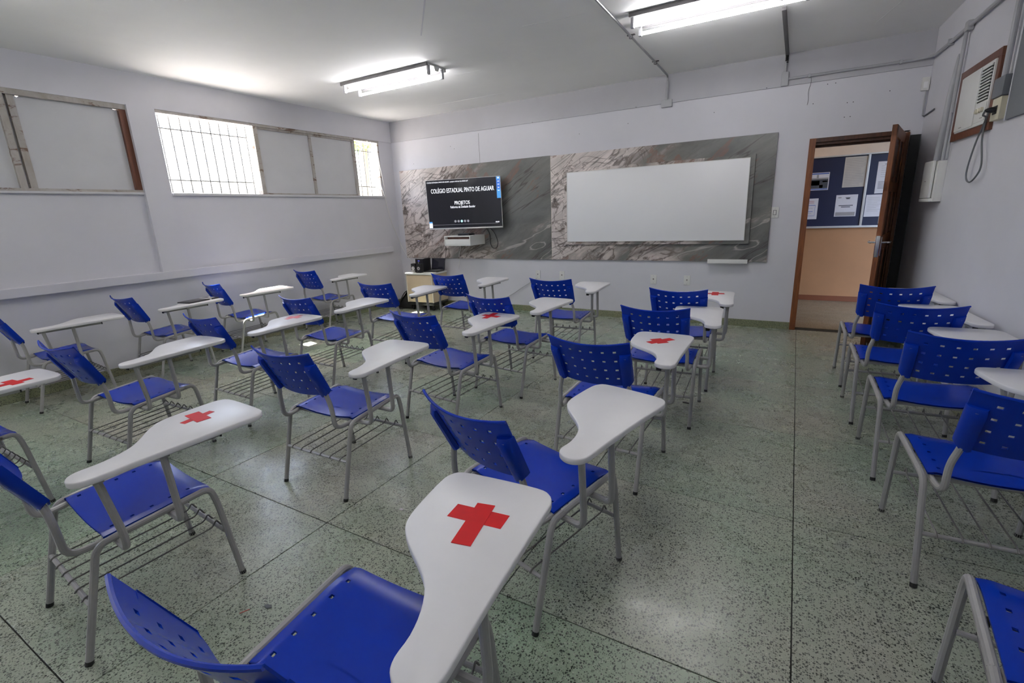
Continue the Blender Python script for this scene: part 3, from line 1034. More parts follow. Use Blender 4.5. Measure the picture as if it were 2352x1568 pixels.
# conduits on ceiling and front wall
c1 = thing('conduit', 'grey steel conduit crossing the ceiling and dropping above the whiteboard', 'conduit', (4.42, -0.036, 2.67))
obj('ceiling_pipe', MB().tube(bend([(0.10, -6.0, 0.258), (0.0, 0.0, 0.258), (0.0, 0.0, 0.12)], 0.05), 0.0105, 10), 'steel_pipe', c1)
obj('drop_pipe', MB().cyl((0, 0, 0.20), (0, 0, -0.01), 0.015, 10), 'conduit_grey', c1)
obj('junction_box', MB().cbx(-0.062, 0.062, -0.012, 0.036, -0.080, 0.0, 0.005), 'conduit_grey', c1)
for yy in (-1.57, -0.62):
    k = -yy / 6.0 * 0.10
    obj('pipe_clamp', MB().cbx(k - 0.035, k + 0.035, yy - 0.012, yy + 0.012, 0.266, 0.274, 0.002).tube([(k - 0.014, yy, 0.27), (k - 0.014, yy, 0.245), (k, yy, 0.240), (k + 0.014, yy, 0.245), (k + 0.014, yy, 0.27)], 0.004, 6), 'conduit_dark', c1)

c2 = thing('conduit', 'black ceiling duct turning into the pale pipe above the doorway', 'conduit', (5.640, -0.018, 2.635))
obj('ceiling_duct', MB().cbx(-0.016, 0.016, -1.46, -0.05, 0.285, 0.309, 0.002), 'conduit_dark', c2)
fx = MB()
for k in range(7):
    t_ = k / 6
    fx.lathe([(0.013, 0.0), (0.017, 0.006), (0.013, 0.012)], (0.0, -0.05 + 0.036 * min(1, t_ * 1.6), 0.295 - 0.075 * t_ ** 1.5), 'z', 10)
obj('flexible_bend', fx, 'black_rubber', c2)
obj('drop_pipe', MB().cyl((-0.006, -0.014, 0.235), (-0.006, -0.014, 0.13), 0.015, 10), 'conduit_grey', c2)
obj('junction_box', MB().cbx(-0.034, 0.030, -0.030, 0.002, 0.0, 0.135, 0.005), 'conduit_grey', c2)
obj('wall_pipe', MB().tube(bend([(0.03, -0.016, 0.064), (1.09, -0.016, 0.064), tuple(rwp(-0.14, 0.02, 2.692) - Vector((5.640, -0.018, 2.635)))], 0.07), 0.013, 10), 'conduit_grey', c2)
for xx in (0.22, 0.97):
    obj('pipe_clamp', MB().cbx(xx - 0.011, xx + 0.011, -0.032, 0.0, 0.046, 0.083, 0.002), 'conduit_grey', c2)
obj('loose_wire', MB().tube(spline([(0.235, -0.01, 0.05), (0.24, -0.004, 0.0), (0.225, 0.012, -0.08), (0.232, 0.014, -0.16), (0.226, 0.014, -0.21)], 5), 0.0022, 5), 'cable_grey', c2)


# ------------------------------------------------------------------ fittings on the door-side wall
def rthing(name, label, cat, s, z, group=None):
    e = thing(name, label, cat, rwp(s, 0, z), RW_ANG, group)
    return e


c3 = rthing('conduit', 'grey pipe running along the top of the door-side wall', 'conduit', -1.0, 2.68)
obj('wall_pipe', MB().tube([(0.86, 0.02, 0.012), (0.08, 0.024, 0.0), (-5.6, 0.024, -0.02)], 0.014, 10), 'conduit_grey', c3)
obj('junction_box', MB().lathe([(0.030, 0.0), (0.032, 0.010), (0.032, 0.036), (0.028, 0.042)], (-0.035, 0.002, 0.0), 'x', 14).shift((0, 0, 0)) if False else MB().cbx(-0.075, -0.005, 0.002, 0.046, -0.036, 0.036, 0.01), 'conduit_grey', c3)
obj('pipe_clamp', MB().cbx(0.40, 0.42, 0.0, 0.042, -0.02, 0.03, 0.003), 'conduit_grey', c3)
c4 = rthing('conduit', 'slim pale pipe dropping from the junction to the breaker box', 'conduit', -0.99, 1.72)
obj('pipe', MB().cyl((-0.02, 0.028, 0.97), (0.012, 0.028, 0.005), 0.013, 10), 'conduit_grey', c4)
obj('coupling', MB().cyl((-0.016, 0.028, 0.42), (-0.015, 0.028, 0.36), 0.017, 10), 'conduit_grey', c4)
c5 = rthing('conduit', 'thick pale pipe rising above the white breaker box', 'conduit', -0.86, 1.735)
obj('pipe', MB().tube([(0.03, 0.035, 0.0), (-0.045, 0.033, 0.50), (-0.055, 0.030, 0.57)], 0.024, 12), 'conduit_grey', c5)
obj('capped_end', MB().lathe([(0.026, 0.0), (0.024, 0.03), (0.010, 0.19), (0.004, 0.22)], (-0.056, 0.028, 0.565), 'z', 12), 'conduit_grey', c5)
c6 = rthing('conduit', 'thinnest pipe close to the air conditioner frame above the breaker box', 'conduit', -1.03, 1.72)
obj('pipe', MB().cyl((-0.004, 0.018, 0.42), (-0.012, 0.018, 0.01), 0.008, 8), 'conduit_grey', c6)

bk = rthing('breaker_box', 'white wall-mounted breaker box below the vertical pipes', 'breaker box', -0.865, 1.400)
obj('body', MB().cbx(-0.145, 0.150, 0.0, 0.058, 0.0, 0.322, 0.006), 'white_plastic', bk)
obj('cover', MB().cbx(-0.105, 0.158, 0.062, 0.085, 0.030, 0.330, 0.010).cbx(-0.02, 0.14, 0.057, 0.066, 0.05, 0.30, 0.002), 'white_plastic', bk)
obj('chin', MB().cbx(-0.130, 0.158, 0.055, 0.085, 0.000, 0.028, 0.008), 'white_plastic', bk)
obj('label_mark', MB().bx(0.02, 0.06, 0.085, 0.0857, 0.165, 0.172), 'ink_soft', bk, smooth=None)

sb_ = thing('alarm_box', 'small white box at the top corner beside the door', 'alarm box', (6.826, 0, 2.42))
obj('case', MB().cbx(-0.030, 0.030, -0.038, 0.0, 0.0, 0.115, 0.006), 'white_plastic', sb_)
obj('cover', MB().cbx(-0.016, 0.016, -0.042, -0.037, 0.02, 0.075, 0.003), 'whiteboard_white', sb_)
obj('pipe', MB().cyl((0.012, -0.014, 0.0), (0.018, -0.014, -0.225), 0.007, 8), 'conduit_grey', sb_)
obj('wall_pipe', MB().tube(bend([(0.018, -0.014, -0.22), tuple(rwp(-0.03, 0.010, 2.19) - Vector((6.826, 0, 2.42))), tuple(rwp(-0.36, 0.010, 2.205) - Vector((6.826, 0, 2.42)))], 0.01), 0.0055, 6), 'cable_grey', sb_)

ac = rthing('air_conditioner', 'white window air conditioner set in a brown wooden frame high on the wall', 'air conditioner', -1.445, 1.853)
af = MB()
fx0, fx1, fz1 = -0.39, 0.385, 0.495
af.cbx(fx0, fx1, 0.0, 0.024, 0.0, 0.05, 0.003).cbx(fx0, fx1, 0.0, 0.024, fz1 - 0.05, fz1, 0.003)
af.cbx(fx0, fx0 + 0.05, 0.0, 0.024, 0.05, fz1 - 0.05, 0.003).cbx(fx1 - 0.05, fx1, 0.0, 0.024, 0.05, fz1 - 0.05, 0.003)
obj('wooden_frame', af, 'frame_wood', ac, smooth=None)
obj('body', MB().cbx(-0.34, 0.275, 0.0, 0.034, 0.048, 0.440, 0.008), 'white_plastic', ac)
obj('front_panel', MB().cbx(-0.115, 0.268, 0.034, 0.040, 0.06, 0.432, 0.004), 'white_plastic', ac)
obj('control_panel', MB().cbx(-0.330, -0.135, 0.034, 0.038, 0.070, 0.185, 0.003), 'white_plastic', ac)
obj('grille_recess', MB().bx(-0.325, -0.135, 0.034, 0.0355, 0.200, 0.418), 'black_rubber', ac, smooth=None)
lv = None
for k in range(11):
    z = 0.206 + k * 0.0198
    if lv is None:
        lv = obj('louver', MB().cbx(-0.325, -0.135, 0.035, 0.043, 0.0, 0.0095, 0.002), 'white_plastic', ac, loc=(0, 0, z))
    else:
        instance(lv, ac, (0, 0, z))
for k in range(3):
    obj('knob', MB().lathe([(0.016, 0.0), (0.016, -0.012), (0.012, -0.016)], (-0.188 - 0.047 * k, 0.038, 0.142), 'y', 12), 'cream_plastic', ac)
obj('name_mark', MB().bx(-0.30, -0.25, 0.038, 0.0386, 0.088, 0.094).bx(0.10, 0.16, 0.040, 0.0406, 0.075, 0.081), 'ink_soft', ac, smooth=None)

c7 = rthing('conduit', 'grey vertical pipe feeding the outlet beside the air conditioner', 'conduit', -1.97, 2.03)
obj('pipe', MB().cyl((0.0, 0.028, 0.90), (0.0, 0.028, 0.10), 0.016, 10), 'conduit_grey', c7)
obj('junction_box', MB().cbx(-0.085, 0.085, 0.0, 0.050, 0.0, 0.115, 0.006), 'panel_grey', c7)
ou = rthing('outlet_box', 'cream outlet box with a plug beside the air conditioner', 'outlet box', -1.965, 1.895)
obj('case', MB().cbx(-0.070, 0.070, 0.0, 0.040, 0.0, 0.132, 0.004), 'cream_plastic', ou)
obj('socket_face', MB().cbx(-0.03, 0.035, 0.040, 0.043, 0.035, 0.085, 0.002), 'black_rubber', ou)
obj('plug', MB().lathe([(0.017, 0.0), (0.018, -0.02), (0.012, -0.04), (0.006, -0.05)], (-0.005, 0.042, 0.062), 'y', 12), 'black_plastic', ou)
kc = [(-1.975, 0.09, 1.955), (-1.93, 0.085, 1.935), (-1.86, 0.05, 1.93), (-1.793, 0.035, 1.894), (-1.682, 0.03, 1.783), (-1.616, 0.03, 1.631), (-1.632, 0.03, 1.556), (-1.724, 0.03, 1.530), (-1.839, 0.03, 1.576), (-1.872, 0.03, 1.643), (-1.80, 0.03, 1.79), (-1.80, 0.032, 1.88), (-1.83, 0.034, 1.96)]
o = obj('conditioner_cable', MB().tube(spline([tuple(rwp(*p)) for p in kc], 8), 0.0055, 6), 'cable_grey')
tag(o, 'dark grey power cable hanging in a loop below the air conditioner', 'cable')

gb = rthing('wall_board', 'dark grey flat board high on the door-side wall past the outlet', 'board', -2.65, 1.88)
obj('board_face', MB().cbx(-0.575, 0.575, 0.0, 0.018, 0.0, 0.80, 0.003), 'panel_grey', gb, smooth=None)
obj('board_edge', MB().cbx(0.575, 0.585, 0.0, 0.020, -0.004, 0.804, 0.002), 'wall_paint', gb, smooth=None)


# ------------------------------------------------------------------ ceiling lamps
def lamp(x, y, label, lit=True):
    e = thing('ceiling_lamp', label, 'ceiling lamp', (x, y, H), 0, 'fluorescent ceiling lamps')
    hb_ = MB()
    L, D = 0.625, 0.150
    hb_.cbx(-L, L, -D, D, -0.018, 0.0, 0.003)
    hb_.prism([(-0.045, -0.018), (0.045, -0.018), (0.028, -0.058), (-0.028, -0.058)][::-1], -L, L, axis='x')
    obj('reflector', hb_, 'white_plastic', e, smooth=30)
    for sy in (-1, 1):  # dark colour stands in for the shade on the tray lips
        obj('shaded_lip', MB().cbx(-L, L, sy * D - 0.007, sy * D + 0.007, -0.034, -0.002, 0.002), 'conduit_dark', e, smooth=None)
    for yy in (-0.112, 0.112):
        obj('tube', MB().cyl((-0.59, yy, -0.085), (0.59, yy, -0.085), 0.013, 12), 'tube_light', e)
        for sx in (-1, 1):
            obj('tube_socket', MB().cbx(sx * 0.605 - 0.012, sx * 0.605 + 0.012, yy - 0.016, yy + 0.016, -0.104, -0.018, 0.003), 'conduit_grey', e)
    return e


lamp(1.90, -1.955, 'twin-tube fluorescent ceiling lamp in the window corner near the television')
lamp(5.20, -1.955, 'twin-tube fluorescent ceiling lamp above the fourth chair row near the door')
lamp(1.90, -5.45, 'added unseen twin-tube ceiling lamp over the rear of the window side')  # unseen lamp, added to balance the room lighting
lamp(5.20, -5.45, 'added unseen twin-tube ceiling lamp over the rear of the door side')  # its unseen partner, also put in for even lighting

# ------------------------------------------------------------------ cabinet and electronics in the corner
cab = thing('rolling_cabinet', 'beige drawer cabinet on casters in the front corner', 'cabinet', (0.550, -0.555, 0.0), 0.0614)
CW, CD = 0.511, 0.42
obj('body', MB().cbx(0.008, CW - 0.008, 0.012, CD, 0.134, 0.570, 0.003), 'beige_laminate', cab, smooth=None)
obj('top', MB().cbx(-0.004, CW + 0.004, -0.012, CD + 0.004, 0.572, 0.598, 0.004), 'white_melamine', cab)
obj('front_panel', MB().cbx(0.022, CW - 0.020, -0.002, 0.012, 0.142, 0.560, 0.002), 'beige_laminate', cab)
for q0, q1 in ((0.004, 0.020), (CW - 0.019, CW - 0.004)):
    obj('side_edge', MB().bx(q0, q1, -0.001, 0.012, 0.134, 0.570), 'beige_edge', cab, smooth=None)
obj('base_frame', MB().cbx(0.01, CW - 0.01, 0.015, CD - 0.01, 0.085, 0.133, 0.003), 'black_plastic', cab)
ca0 = None
for u, v_ in ((0.06, 0.06), (CW - 0.06, 0.06), (0.06, CD - 0.06), (CW - 0.06, CD - 0.06)):
    m = MB().cyl((0, 0, 0.05), (0, 0, 0.086), 0.008, 8).lathe([(0.020, -0.014), (0.026, -0.010), (0.026, 0.010), (0.020, 0.014)], (0, 0.012, 0.026), 'x', 16).cbx(-0.019, 0.019, -0.012, 0.028, 0.044, 0.056, 0.003)
    if ca0 is None:
        ca0 = obj('caster', m, 'black_rubber', cab, loc=(u, v_, 0))
    else:
        instance(ca0, cab, (u, v_, 0))

CM = Matrix.Translation((0.550, -0.555, 0.598)) @ Matrix.Rotation(0.0614, 4, 'Z')


def on_cab(u, v_):
    return CM @ Vector((u, v_, 0))


def speaker(u, v_, w, h, d, label):
    e = thing('satellite_speaker', label, 'speaker', on_cab(u, v_), 0.0614, 'small black speakers on the cabinet')
    obj('cabinet_box', MB().cbx(-w / 2, w / 2, 0.0, d, 0.006, h, 0.008), 'black_plastic', e)
    obj('foot', MB().cbx(-w / 2 - 0.004, w / 2 + 0.004, -0.006, d * 0.8, 0.0, 0.010, 0.003), 'black_plastic', e)
    obj('driver_cone', MB().lathe([(0.027, 0.0), (0.026, 0.003), (0.012, 0.001)], (0, 0.0, h * 0.50), 'y', 20), 'silver', e)
    obj('dust_cap', MB().lathe([(0.010, 0.0), (0.008, 0.005), (0.003, 0.007)], (0, -0.001, h * 0.50), 'y', 14), 'cable_grey', e)


speaker(0.110, 0.07, 0.085, 0.140, 0.08, 'small black speaker with silver cone on the window end of the cabinet')
speaker(0.245, 0.03, 0.085, 0.140, 0.08, 'small black speaker with silver cone in front of the subwoofer')
sw = thing('subwoofer', 'black subwoofer box behind the two small speakers', 'subwoofer', on_cab(0.165, 0.165), 0.0614)
obj('box', MB().cbx(-0.075, 0.075, 0.0, 0.21, 0.006, 0.208, 0.006), 'black_plastic', sw)
obj('front_panel', MB().cbx(-0.065, 0.065, -0.006, 0.0, 0.03, 0.20, 0.004), 'black_plastic', sw)
obj('control_light', MB().bx(-0.018, 0.018, -0.0075, -0.006, 0.165, 0.185), 'led_blue', sw, smooth=None)
obj('volume_knob', MB().lathe([(0.012, 0.0), (0.012, 0.010), (0.008, 0.012)], (0, -0.006, 0.14), 'y', 14), 'cable_grey', sw)
obj('top_cap', MB().cbx(-0.076, 0.076, -0.004, 0.05, 0.206, 0.211, 0.002), 'silver', sw)
obj('foot', MB().bx(-0.06, 0.06, 0.02, 0.19, 0.0, 0.007), 'black_rubber', sw, smooth=None)

lp = thing('laptop', 'open black laptop on the cabinet with its dark screen up', 'laptop', on_cab(0.385, 0.14), 0.0614)
obj('base', MB().cbx(-0.125, 0.125, 0.0, 0.22, 0.0, 0.018, 0.004), 'black_plastic', lp)
obj('keyboard', MB().bx(-0.108, 0.108, 0.085, 0.205, 0.018, 0.0195), 'cable_grey', lp, smooth=None)
obj('touchpad', MB().bx(-0.04, 0.04, 0.015, 0.07, 0.018, 0.0188), 'dark_grey', lp, smooth=None)
LR = Matrix.Translation((0, 0.218, 0.018)) @ Matrix.Rotation(R(-12), 4, 'X')
obj('lid', MB().cbx(-0.128, 0.128, -0.004, 0.006, 0.0, 0.185, 0.004).xf(LR), 'black_plastic', lp)
obj('screen', MB().bx(-0.118, 0.118, -0.0048, -0.004, 0.014, 0.176).xf(LR), 'screen_black', lp, smooth=None)

bag = thing('black_bag', 'slumped black bag on the floor between cabinet and window wall', 'bag', (0.40, -0.40, 0.0), 0.2)
prof = [(-0.15, 0.0), (0.12, 0.0), (0.125, 0.10), (0.10, 0.27), (0.075, 0.31), (0.04, 0.26), (-0.06, 0.17), (-0.14, 0.12), (-0.16, 0.05)]
obj('bag_body', MB().prism([tuple(p)[:2] for p in spline([(a, b, 0) for a, b in prof], 4, True)], -0.10, 0.10, 0.03, axis='y'), 'bag_black', bag)
obj('strap', MB().tube(spline([(0.06, -0.04, 0.30), (0.02, -0.11, 0.26), (-0.06, -0.13, 0.12), (-0.10, -0.12, 0.012), (-0.02, -0.14, 0.012)], 6), 0.009, 6), 'bag_black', bag)


# ------------------------------------------------------------------ the tablet-arm chair
def sheet_grid(xs_, ys_, holes, fn, thick_vec, mb):
    """thin moulded shell with rectangular through-holes; fn(x, y) -> point; thick_vec(x,y) -> offset to the other side"""
    nx, ny = len(xs_), len(ys_)

    def inhole(i, j):
        cx, cy = (xs_[i] + xs_[i + 1]) / 2, (ys_[j] + ys_[j + 1]) / 2
        return any(abs(cx - hx) < hw and abs(cy - hy) < hh for hx, hy, hw, hh in holes)
    A = [[Vector(fn(x, y)) for x in xs_] for y in ys_]
    B = [[A[j][i] + Vector(thick_vec(xs_[i], ys_[j])) for i in range(nx)] for j in range(ny)]
    va = [p for row in A for p in row]
    vb = [p for row in B for p in row]
    fa, fb = [], []
    solid = {}
    for j in range(ny - 1):
        for i in range(nx - 1):
            s = not inhole(i, j)
            solid[i, j] = s
            if s:
                a, b, c, d = j * nx + i, j * nx + i + 1, (j + 1) * nx + i + 1, (j + 1) * nx + i
                fa.append((a, b, c, d))
                fb.append((d, c, b, a))
    mb.add(va, fa)
    mb.add(vb, fb)
    for (i, j), s in solid.items():
        if not s:
            continue
        for di, dj, p, q in ((-1, 0, (i, j + 1), (i, j)), (1, 0, (i + 1, j), (i + 1, j + 1)), (0, -1, (i, j), (i + 1, j)), (0, 1, (i + 1, j + 1), (i, j + 1))):
            if not solid.get((i + di, j + dj), False):
                P, Q = A[p[1]][p[0]], A[q[1]][q[0]]
                P2, Q2 = B[p[1]][p[0]], B[q[1]][q[0]]
                mb.add([Q, P, P2, Q2], [(0, 1, 2, 3)])
    return mb


def cuts(lo, hi, centers, half, extra):
    s = {round(lo, 5), round(hi, 5)}
    for c in centers:
        s.add(round(c - half, 5))
        s.add(round(c + half, 5))
    for e in extra:
        if all(abs(e - c) > half + 0.004 for c in centers):
            s.add(round(e, 5))
    return sorted(s)


BV0, BV1 = Vector((0, -0.174, 0.590)), Vector((0, -0.289, 0.838))
BUP = (BV1 - BV0).normalized()
BN = BUP.cross(Vector((1, 0, 0)))        # which way is the front of the back
BN = BN if BN.y > 0 else -BN
BL = (BV1 - BV0).length
BC = (BV0 + BV1) / 2


def back_pt(x, v):
    t = (v + BL / 2) / BL
    k = 0.204 + (0.217 - 0.204) * t
    xx = x * k / 0.2105
    q = min(1.0, abs(x) / 0.2105)
    depth = -(0.034 + 0.014 * t) * (1 - q * q)
    # rounded lower corners
    vv = v
    if q > 0.86:
        e = (q - 0.86) / 0.14
        if v < -BL / 2 + 0.03:
            vv = v + 0.022 * e * e * (1 - (v + BL / 2) / 0.03)
    return BC + BUP * vv + Vector((xx, 0, 0)) + BN * depth


def make_backrest():
    mb = MB()
    hx = [-0.140, -0.084, -0.028, 0.028, 0.084, 0.140]
    hv = [-0.090, -0.031, 0.028, 0.087]
    xs_ = cuts(-0.2105, 0.2105, hx, 0.0080, [-0.205, -0.195, -0.18, -0.165, -0.112, -0.056, 0.0, 0.056, 0.112, 0.165, 0.18, 0.195, 0.205])
    vs_ = cuts(-BL / 2, BL / 2, hv, 0.0066, [-BL / 2 + 0.006, -BL / 2 + 0.02, -0.06, 0.0, 0.057, BL / 2 - 0.02, BL / 2 - 0.006])
    holes = [(a, b, 0.0080, 0.0066) for a in hx for b in hv]
    sheet_grid(xs_, vs_, holes, back_pt, lambda x, v: -BN * 0.0045, mb)
    # rim along the top edge
    rim = [back_pt(x, BL / 2 - 0.002) - BN * 0.004 for x in [-0.2105 + 0.421 * k / 20 for k in range(21)]]
    mb.tube(rim, 0.0052, 6)
    # sleeves that hold the two posts
    for s in (-1, 1):
        prof = [(0.158, 0.006), (0.164, 0.022), (0.176, 0.029), (0.198, 0.029), (0.209, 0.022), (0.2125, 0.010), (0.2125, -0.003)]
        rings = []
        for v in (-BL / 2 + 0.004, -0.09, -0.04, 0.01, 0.05, 0.068):
            kk = 1.0 if v < 0.06 else 0.55
            rings.append([back_pt(s * x, v) - BN * ((d * kk) if d > 0 else d) for x, d in prof])
        n = len(prof)
        vs = [p for r_ in rings for p in r_]
        fs = []
        for a in range(len(rings) - 1):
            for b in range(n - 1):
                q = (a * n + b, a * n + b + 1, (a + 1) * n + b + 1, (a + 1) * n + b)
                fs.append(q if s > 0 else q[::-1])
        fs.append(tuple(range(n)) if s < 0 else tuple(reversed(range(n))))
        fs.append(tuple((len(rings) - 1) * n + b for b in (range(n) if s > 0 else reversed(range(n)))))
        mb.add(vs, fs)
    return mb


def seat_pt(x, t):
    """t: distance along the depth of the seat; rear rows follow the rounded rear edge"""
    q = min(1.0, abs(x) / 0.200)
    y = t
    if t < -0.088:
        edge = -0.102 - 0.072 * (1 - q * q) if abs(x) < 0.200 else -0.092
        y = -0.088 + (edge + 0.088) * (t + 0.088) / (-0.100)* -1.0
    z = 0.433 + 0.075 * y * 0.9
    dish = 0.013 * (1 - min(1, (x / 0.19) ** 2))
    back = max(0.0, (-0.02 - y)) / 0.15
    z -= dish * (0.8 + 0.9 * back)
    front = max(0.0, y - 0.165)
    z -= front * front * 2.0
    if abs(x) > 0.198:
        z -= (abs(x) - 0.198) * 0.18
    return (x, y, z)


def make_seat():
    mb = MB()
    hx = [-0.183, 0.183]
    hy = [-0.050, 0.012, 0.074, 0.136, 0.198]
    xs_ = cuts(-0.224, 0.224, hx, 0.0060, [-0.218, -0.205, -0.198, -0.165, -0.14, -0.11, -0.08, -0.04, 0.0, 0.04, 0.08, 0.11, 0.14, 0.165, 0.198, 0.205, 0.218])
    ys_ = cuts(-0.188, 0.262, hy, 0.0060, [-0.181, -0.165, -0.138, -0.112, -0.088, -0.02, 0.043, 0.105, 0.167, 0.225, 0.245, 0.256])
    holes = [(a, b, 0.006, 0.006) for a in hx for b in hy]
    sheet_grid(xs_, ys_, holes, seat_pt, lambda x, y: (0, 0, -0.0070), mb)
    return mb


RT = 0.0122


def rail_z(y):
    return 0.418 + 0.075 * y


def make_chair(name, label):
    e = thing(name, label, 'chair', (0, 0, 0), 0, 'blue tablet-arm chairs')
    for s in (-1, 1):
        X = s * 0.2405
        rear = bend([(s * 0.240, -0.218, 0.002), (X, -0.122, 0.385), (X, -0.100, rail_z(-0.10) - 0.002), (X, -0.055, rail_z(-0.055))], [0.05, 0.02], 5)
        lg = obj('leg', MB().tube(rear, RT, 10), 'chair_steel', e)
        obj('foot_cap', MB().tube([(s * 0.240, -0.2185, 0.0), (s * 0.240, -0.2145, 0.016)], RT + 0.0004, 10), 'black_rubber', lg)
        rl = [(X, -0.06, rail_z(-0.06)), (X, 0.20, rail_z(0.20))]
        obj('seat_rail', MB().tube(rl, RT, 10), 'chair_steel', e)
        front = bend([(X, 0.19, rail_z(0.19)), (X, 0.252, rail_z(0.252)), (X, 0.268, 0.365), (s * 0.242, 0.306, 0.002)], [0.045, 0.05], 6)
        lg = obj('leg', MB().tube(front, RT, 10), 'chair_steel', e)
        obj('foot_cap', MB().tube([(s * 0.242, 0.3065, 0.0), (s * 0.242, 0.3045, 0.016)], RT + 0.0004, 10), 'black_rubber', lg)
        px = s * 0.2015
        pb = back_pt(s * 0.187, -BL / 2 + 0.01) - BN * 0.014
        pt = back_pt(s * 0.187, 0.055) - BN * 0.014
        post = bend([(s * 0.2155, -0.045, rail_z(-0.045) - 0.006), (s * 0.211, -0.10, 0.399), (px, -0.186, 0.398), (px, -0.192, 0.52), tuple(pb), tuple(pt)], [0.03, 0.055, 0.05, 0.05], 6)
        obj('back_post', MB().tube(post, 0.0118, 10), 'chair_steel', e)
    obj('seat', make_seat(), 'blue_plastic', e, smooth=40)
    obj('backrest', make_backrest(), 'blue_plastic', e, smooth=40)
    for y in (-0.055, 0.112):
        zc = rail_z(y) - 0.019
        ytop = -0.086 if y < 0 else 0.104
        p = bend([(0.345 if y < 0 else 0.330, ytop, 0.674), (0.331, y, 0.455), (0.327, y, zc), (0.26, y, zc), (-0.222, y, zc)], [0.05, 0.05, 0.01], 7)
        q = obj('tablet_post', MB().tube(p, 0.0120, 10), 'chair_steel', e)
        obj('end_cap', MB().cyl((-0.218, y, zc), (-0.227, y, zc), 0.0132, 10), 'black_rubber', q)
    sup = obj('tablet_support', MB().cbx(0.296, 0.318, -0.108, 0.300, 0.661, 0.683, 0.004).cbx(0.30, 0.358, -0.100, -0.070, 0.668, 0.6835, 0.002).cbx(0.30, 0.345, 0.090, 0.120, 0.668, 0.6835, 0.002), 'chair_steel', e)
    for q0, q1 in ((-0.114, -0.107), (0.299, 0.306)):
        obj('end_cap', MB().cbx(0.294, 0.320, q0, q1, 0.659, 0.6845, 0.003), 'black_rubber', sup)
    out = [(.030, .440), (.060, .466), (.17, .474), (.295, .474), (.336, .461), (.357, .43), (.362, .38), (.368, .216), (.378, .03), (.387, -.09), (.384, -.127), (.368, -.148), (.345, -.157), (.32, -.153), (.297, -.138), (.285, -.112), (.281, -.065), (.264, -.01), (.234, .042), (.19, .083), (.125, .13), (.085, .164), (.06, .195), (.045, .235), (.034, .30), (.024, .40)]
    pts = [(p.x, p.y) for p in spline([(a, b, 0) for a, b in out], 3, True)][::-1]
    obj('writing_tablet', MB().prism(pts, 0.684, 0.706, 0.004), 'tablet_white', e, smooth=50)
    for nm_y, nm_z in ((-0.170, 0.207), (0.274, 0.228)):
        obj('rack_bar', MB().cyl((-0.233, nm_y, nm_z), (0.233, nm_y, nm_z), 0.0085, 10), 'chair_steel', e)
    w0 = None
    for k in range(6):
        x = -0.19 + 0.076 * k
        if w0 is None:
            w0 = obj('rack_wire', MB().tube(bend([(0, -0.184, 0.207), (0, -0.172, 0.2185), (0, 0.250, 0.2375), (0, 0.268, 0.262), (0, 0.283, 0.232)], [0.012, 0.02, 0.008], 4), 0.0033, 6), 'wire_steel', e, loc=(x, 0, 0))
        else:
            instance(w0, e, (x, 0, 0))
    return e


def strip(p0, p1, w, lift):
    a, b = Vector((p0[0], p0[1], 0)), Vector((p1[0], p1[1], 0))
    d = (b - a).normalized()
    n = Vector((-d.y, d.x, 0)) * w / 2
    z0, z1 = Vector((0, 0, 0.7055 + lift)), Vector((0, 0, 0.7066 + lift))
    q = [a - n, b - n, b + n, a + n]
    return MB().add([p + z0 for p in q] + [p + z1 for p in q], [(3, 2, 1, 0), (4, 5, 6, 7), (0, 1, 5, 4), (1, 2, 6, 5), (2, 3, 7, 6), (3, 0, 4, 7)])


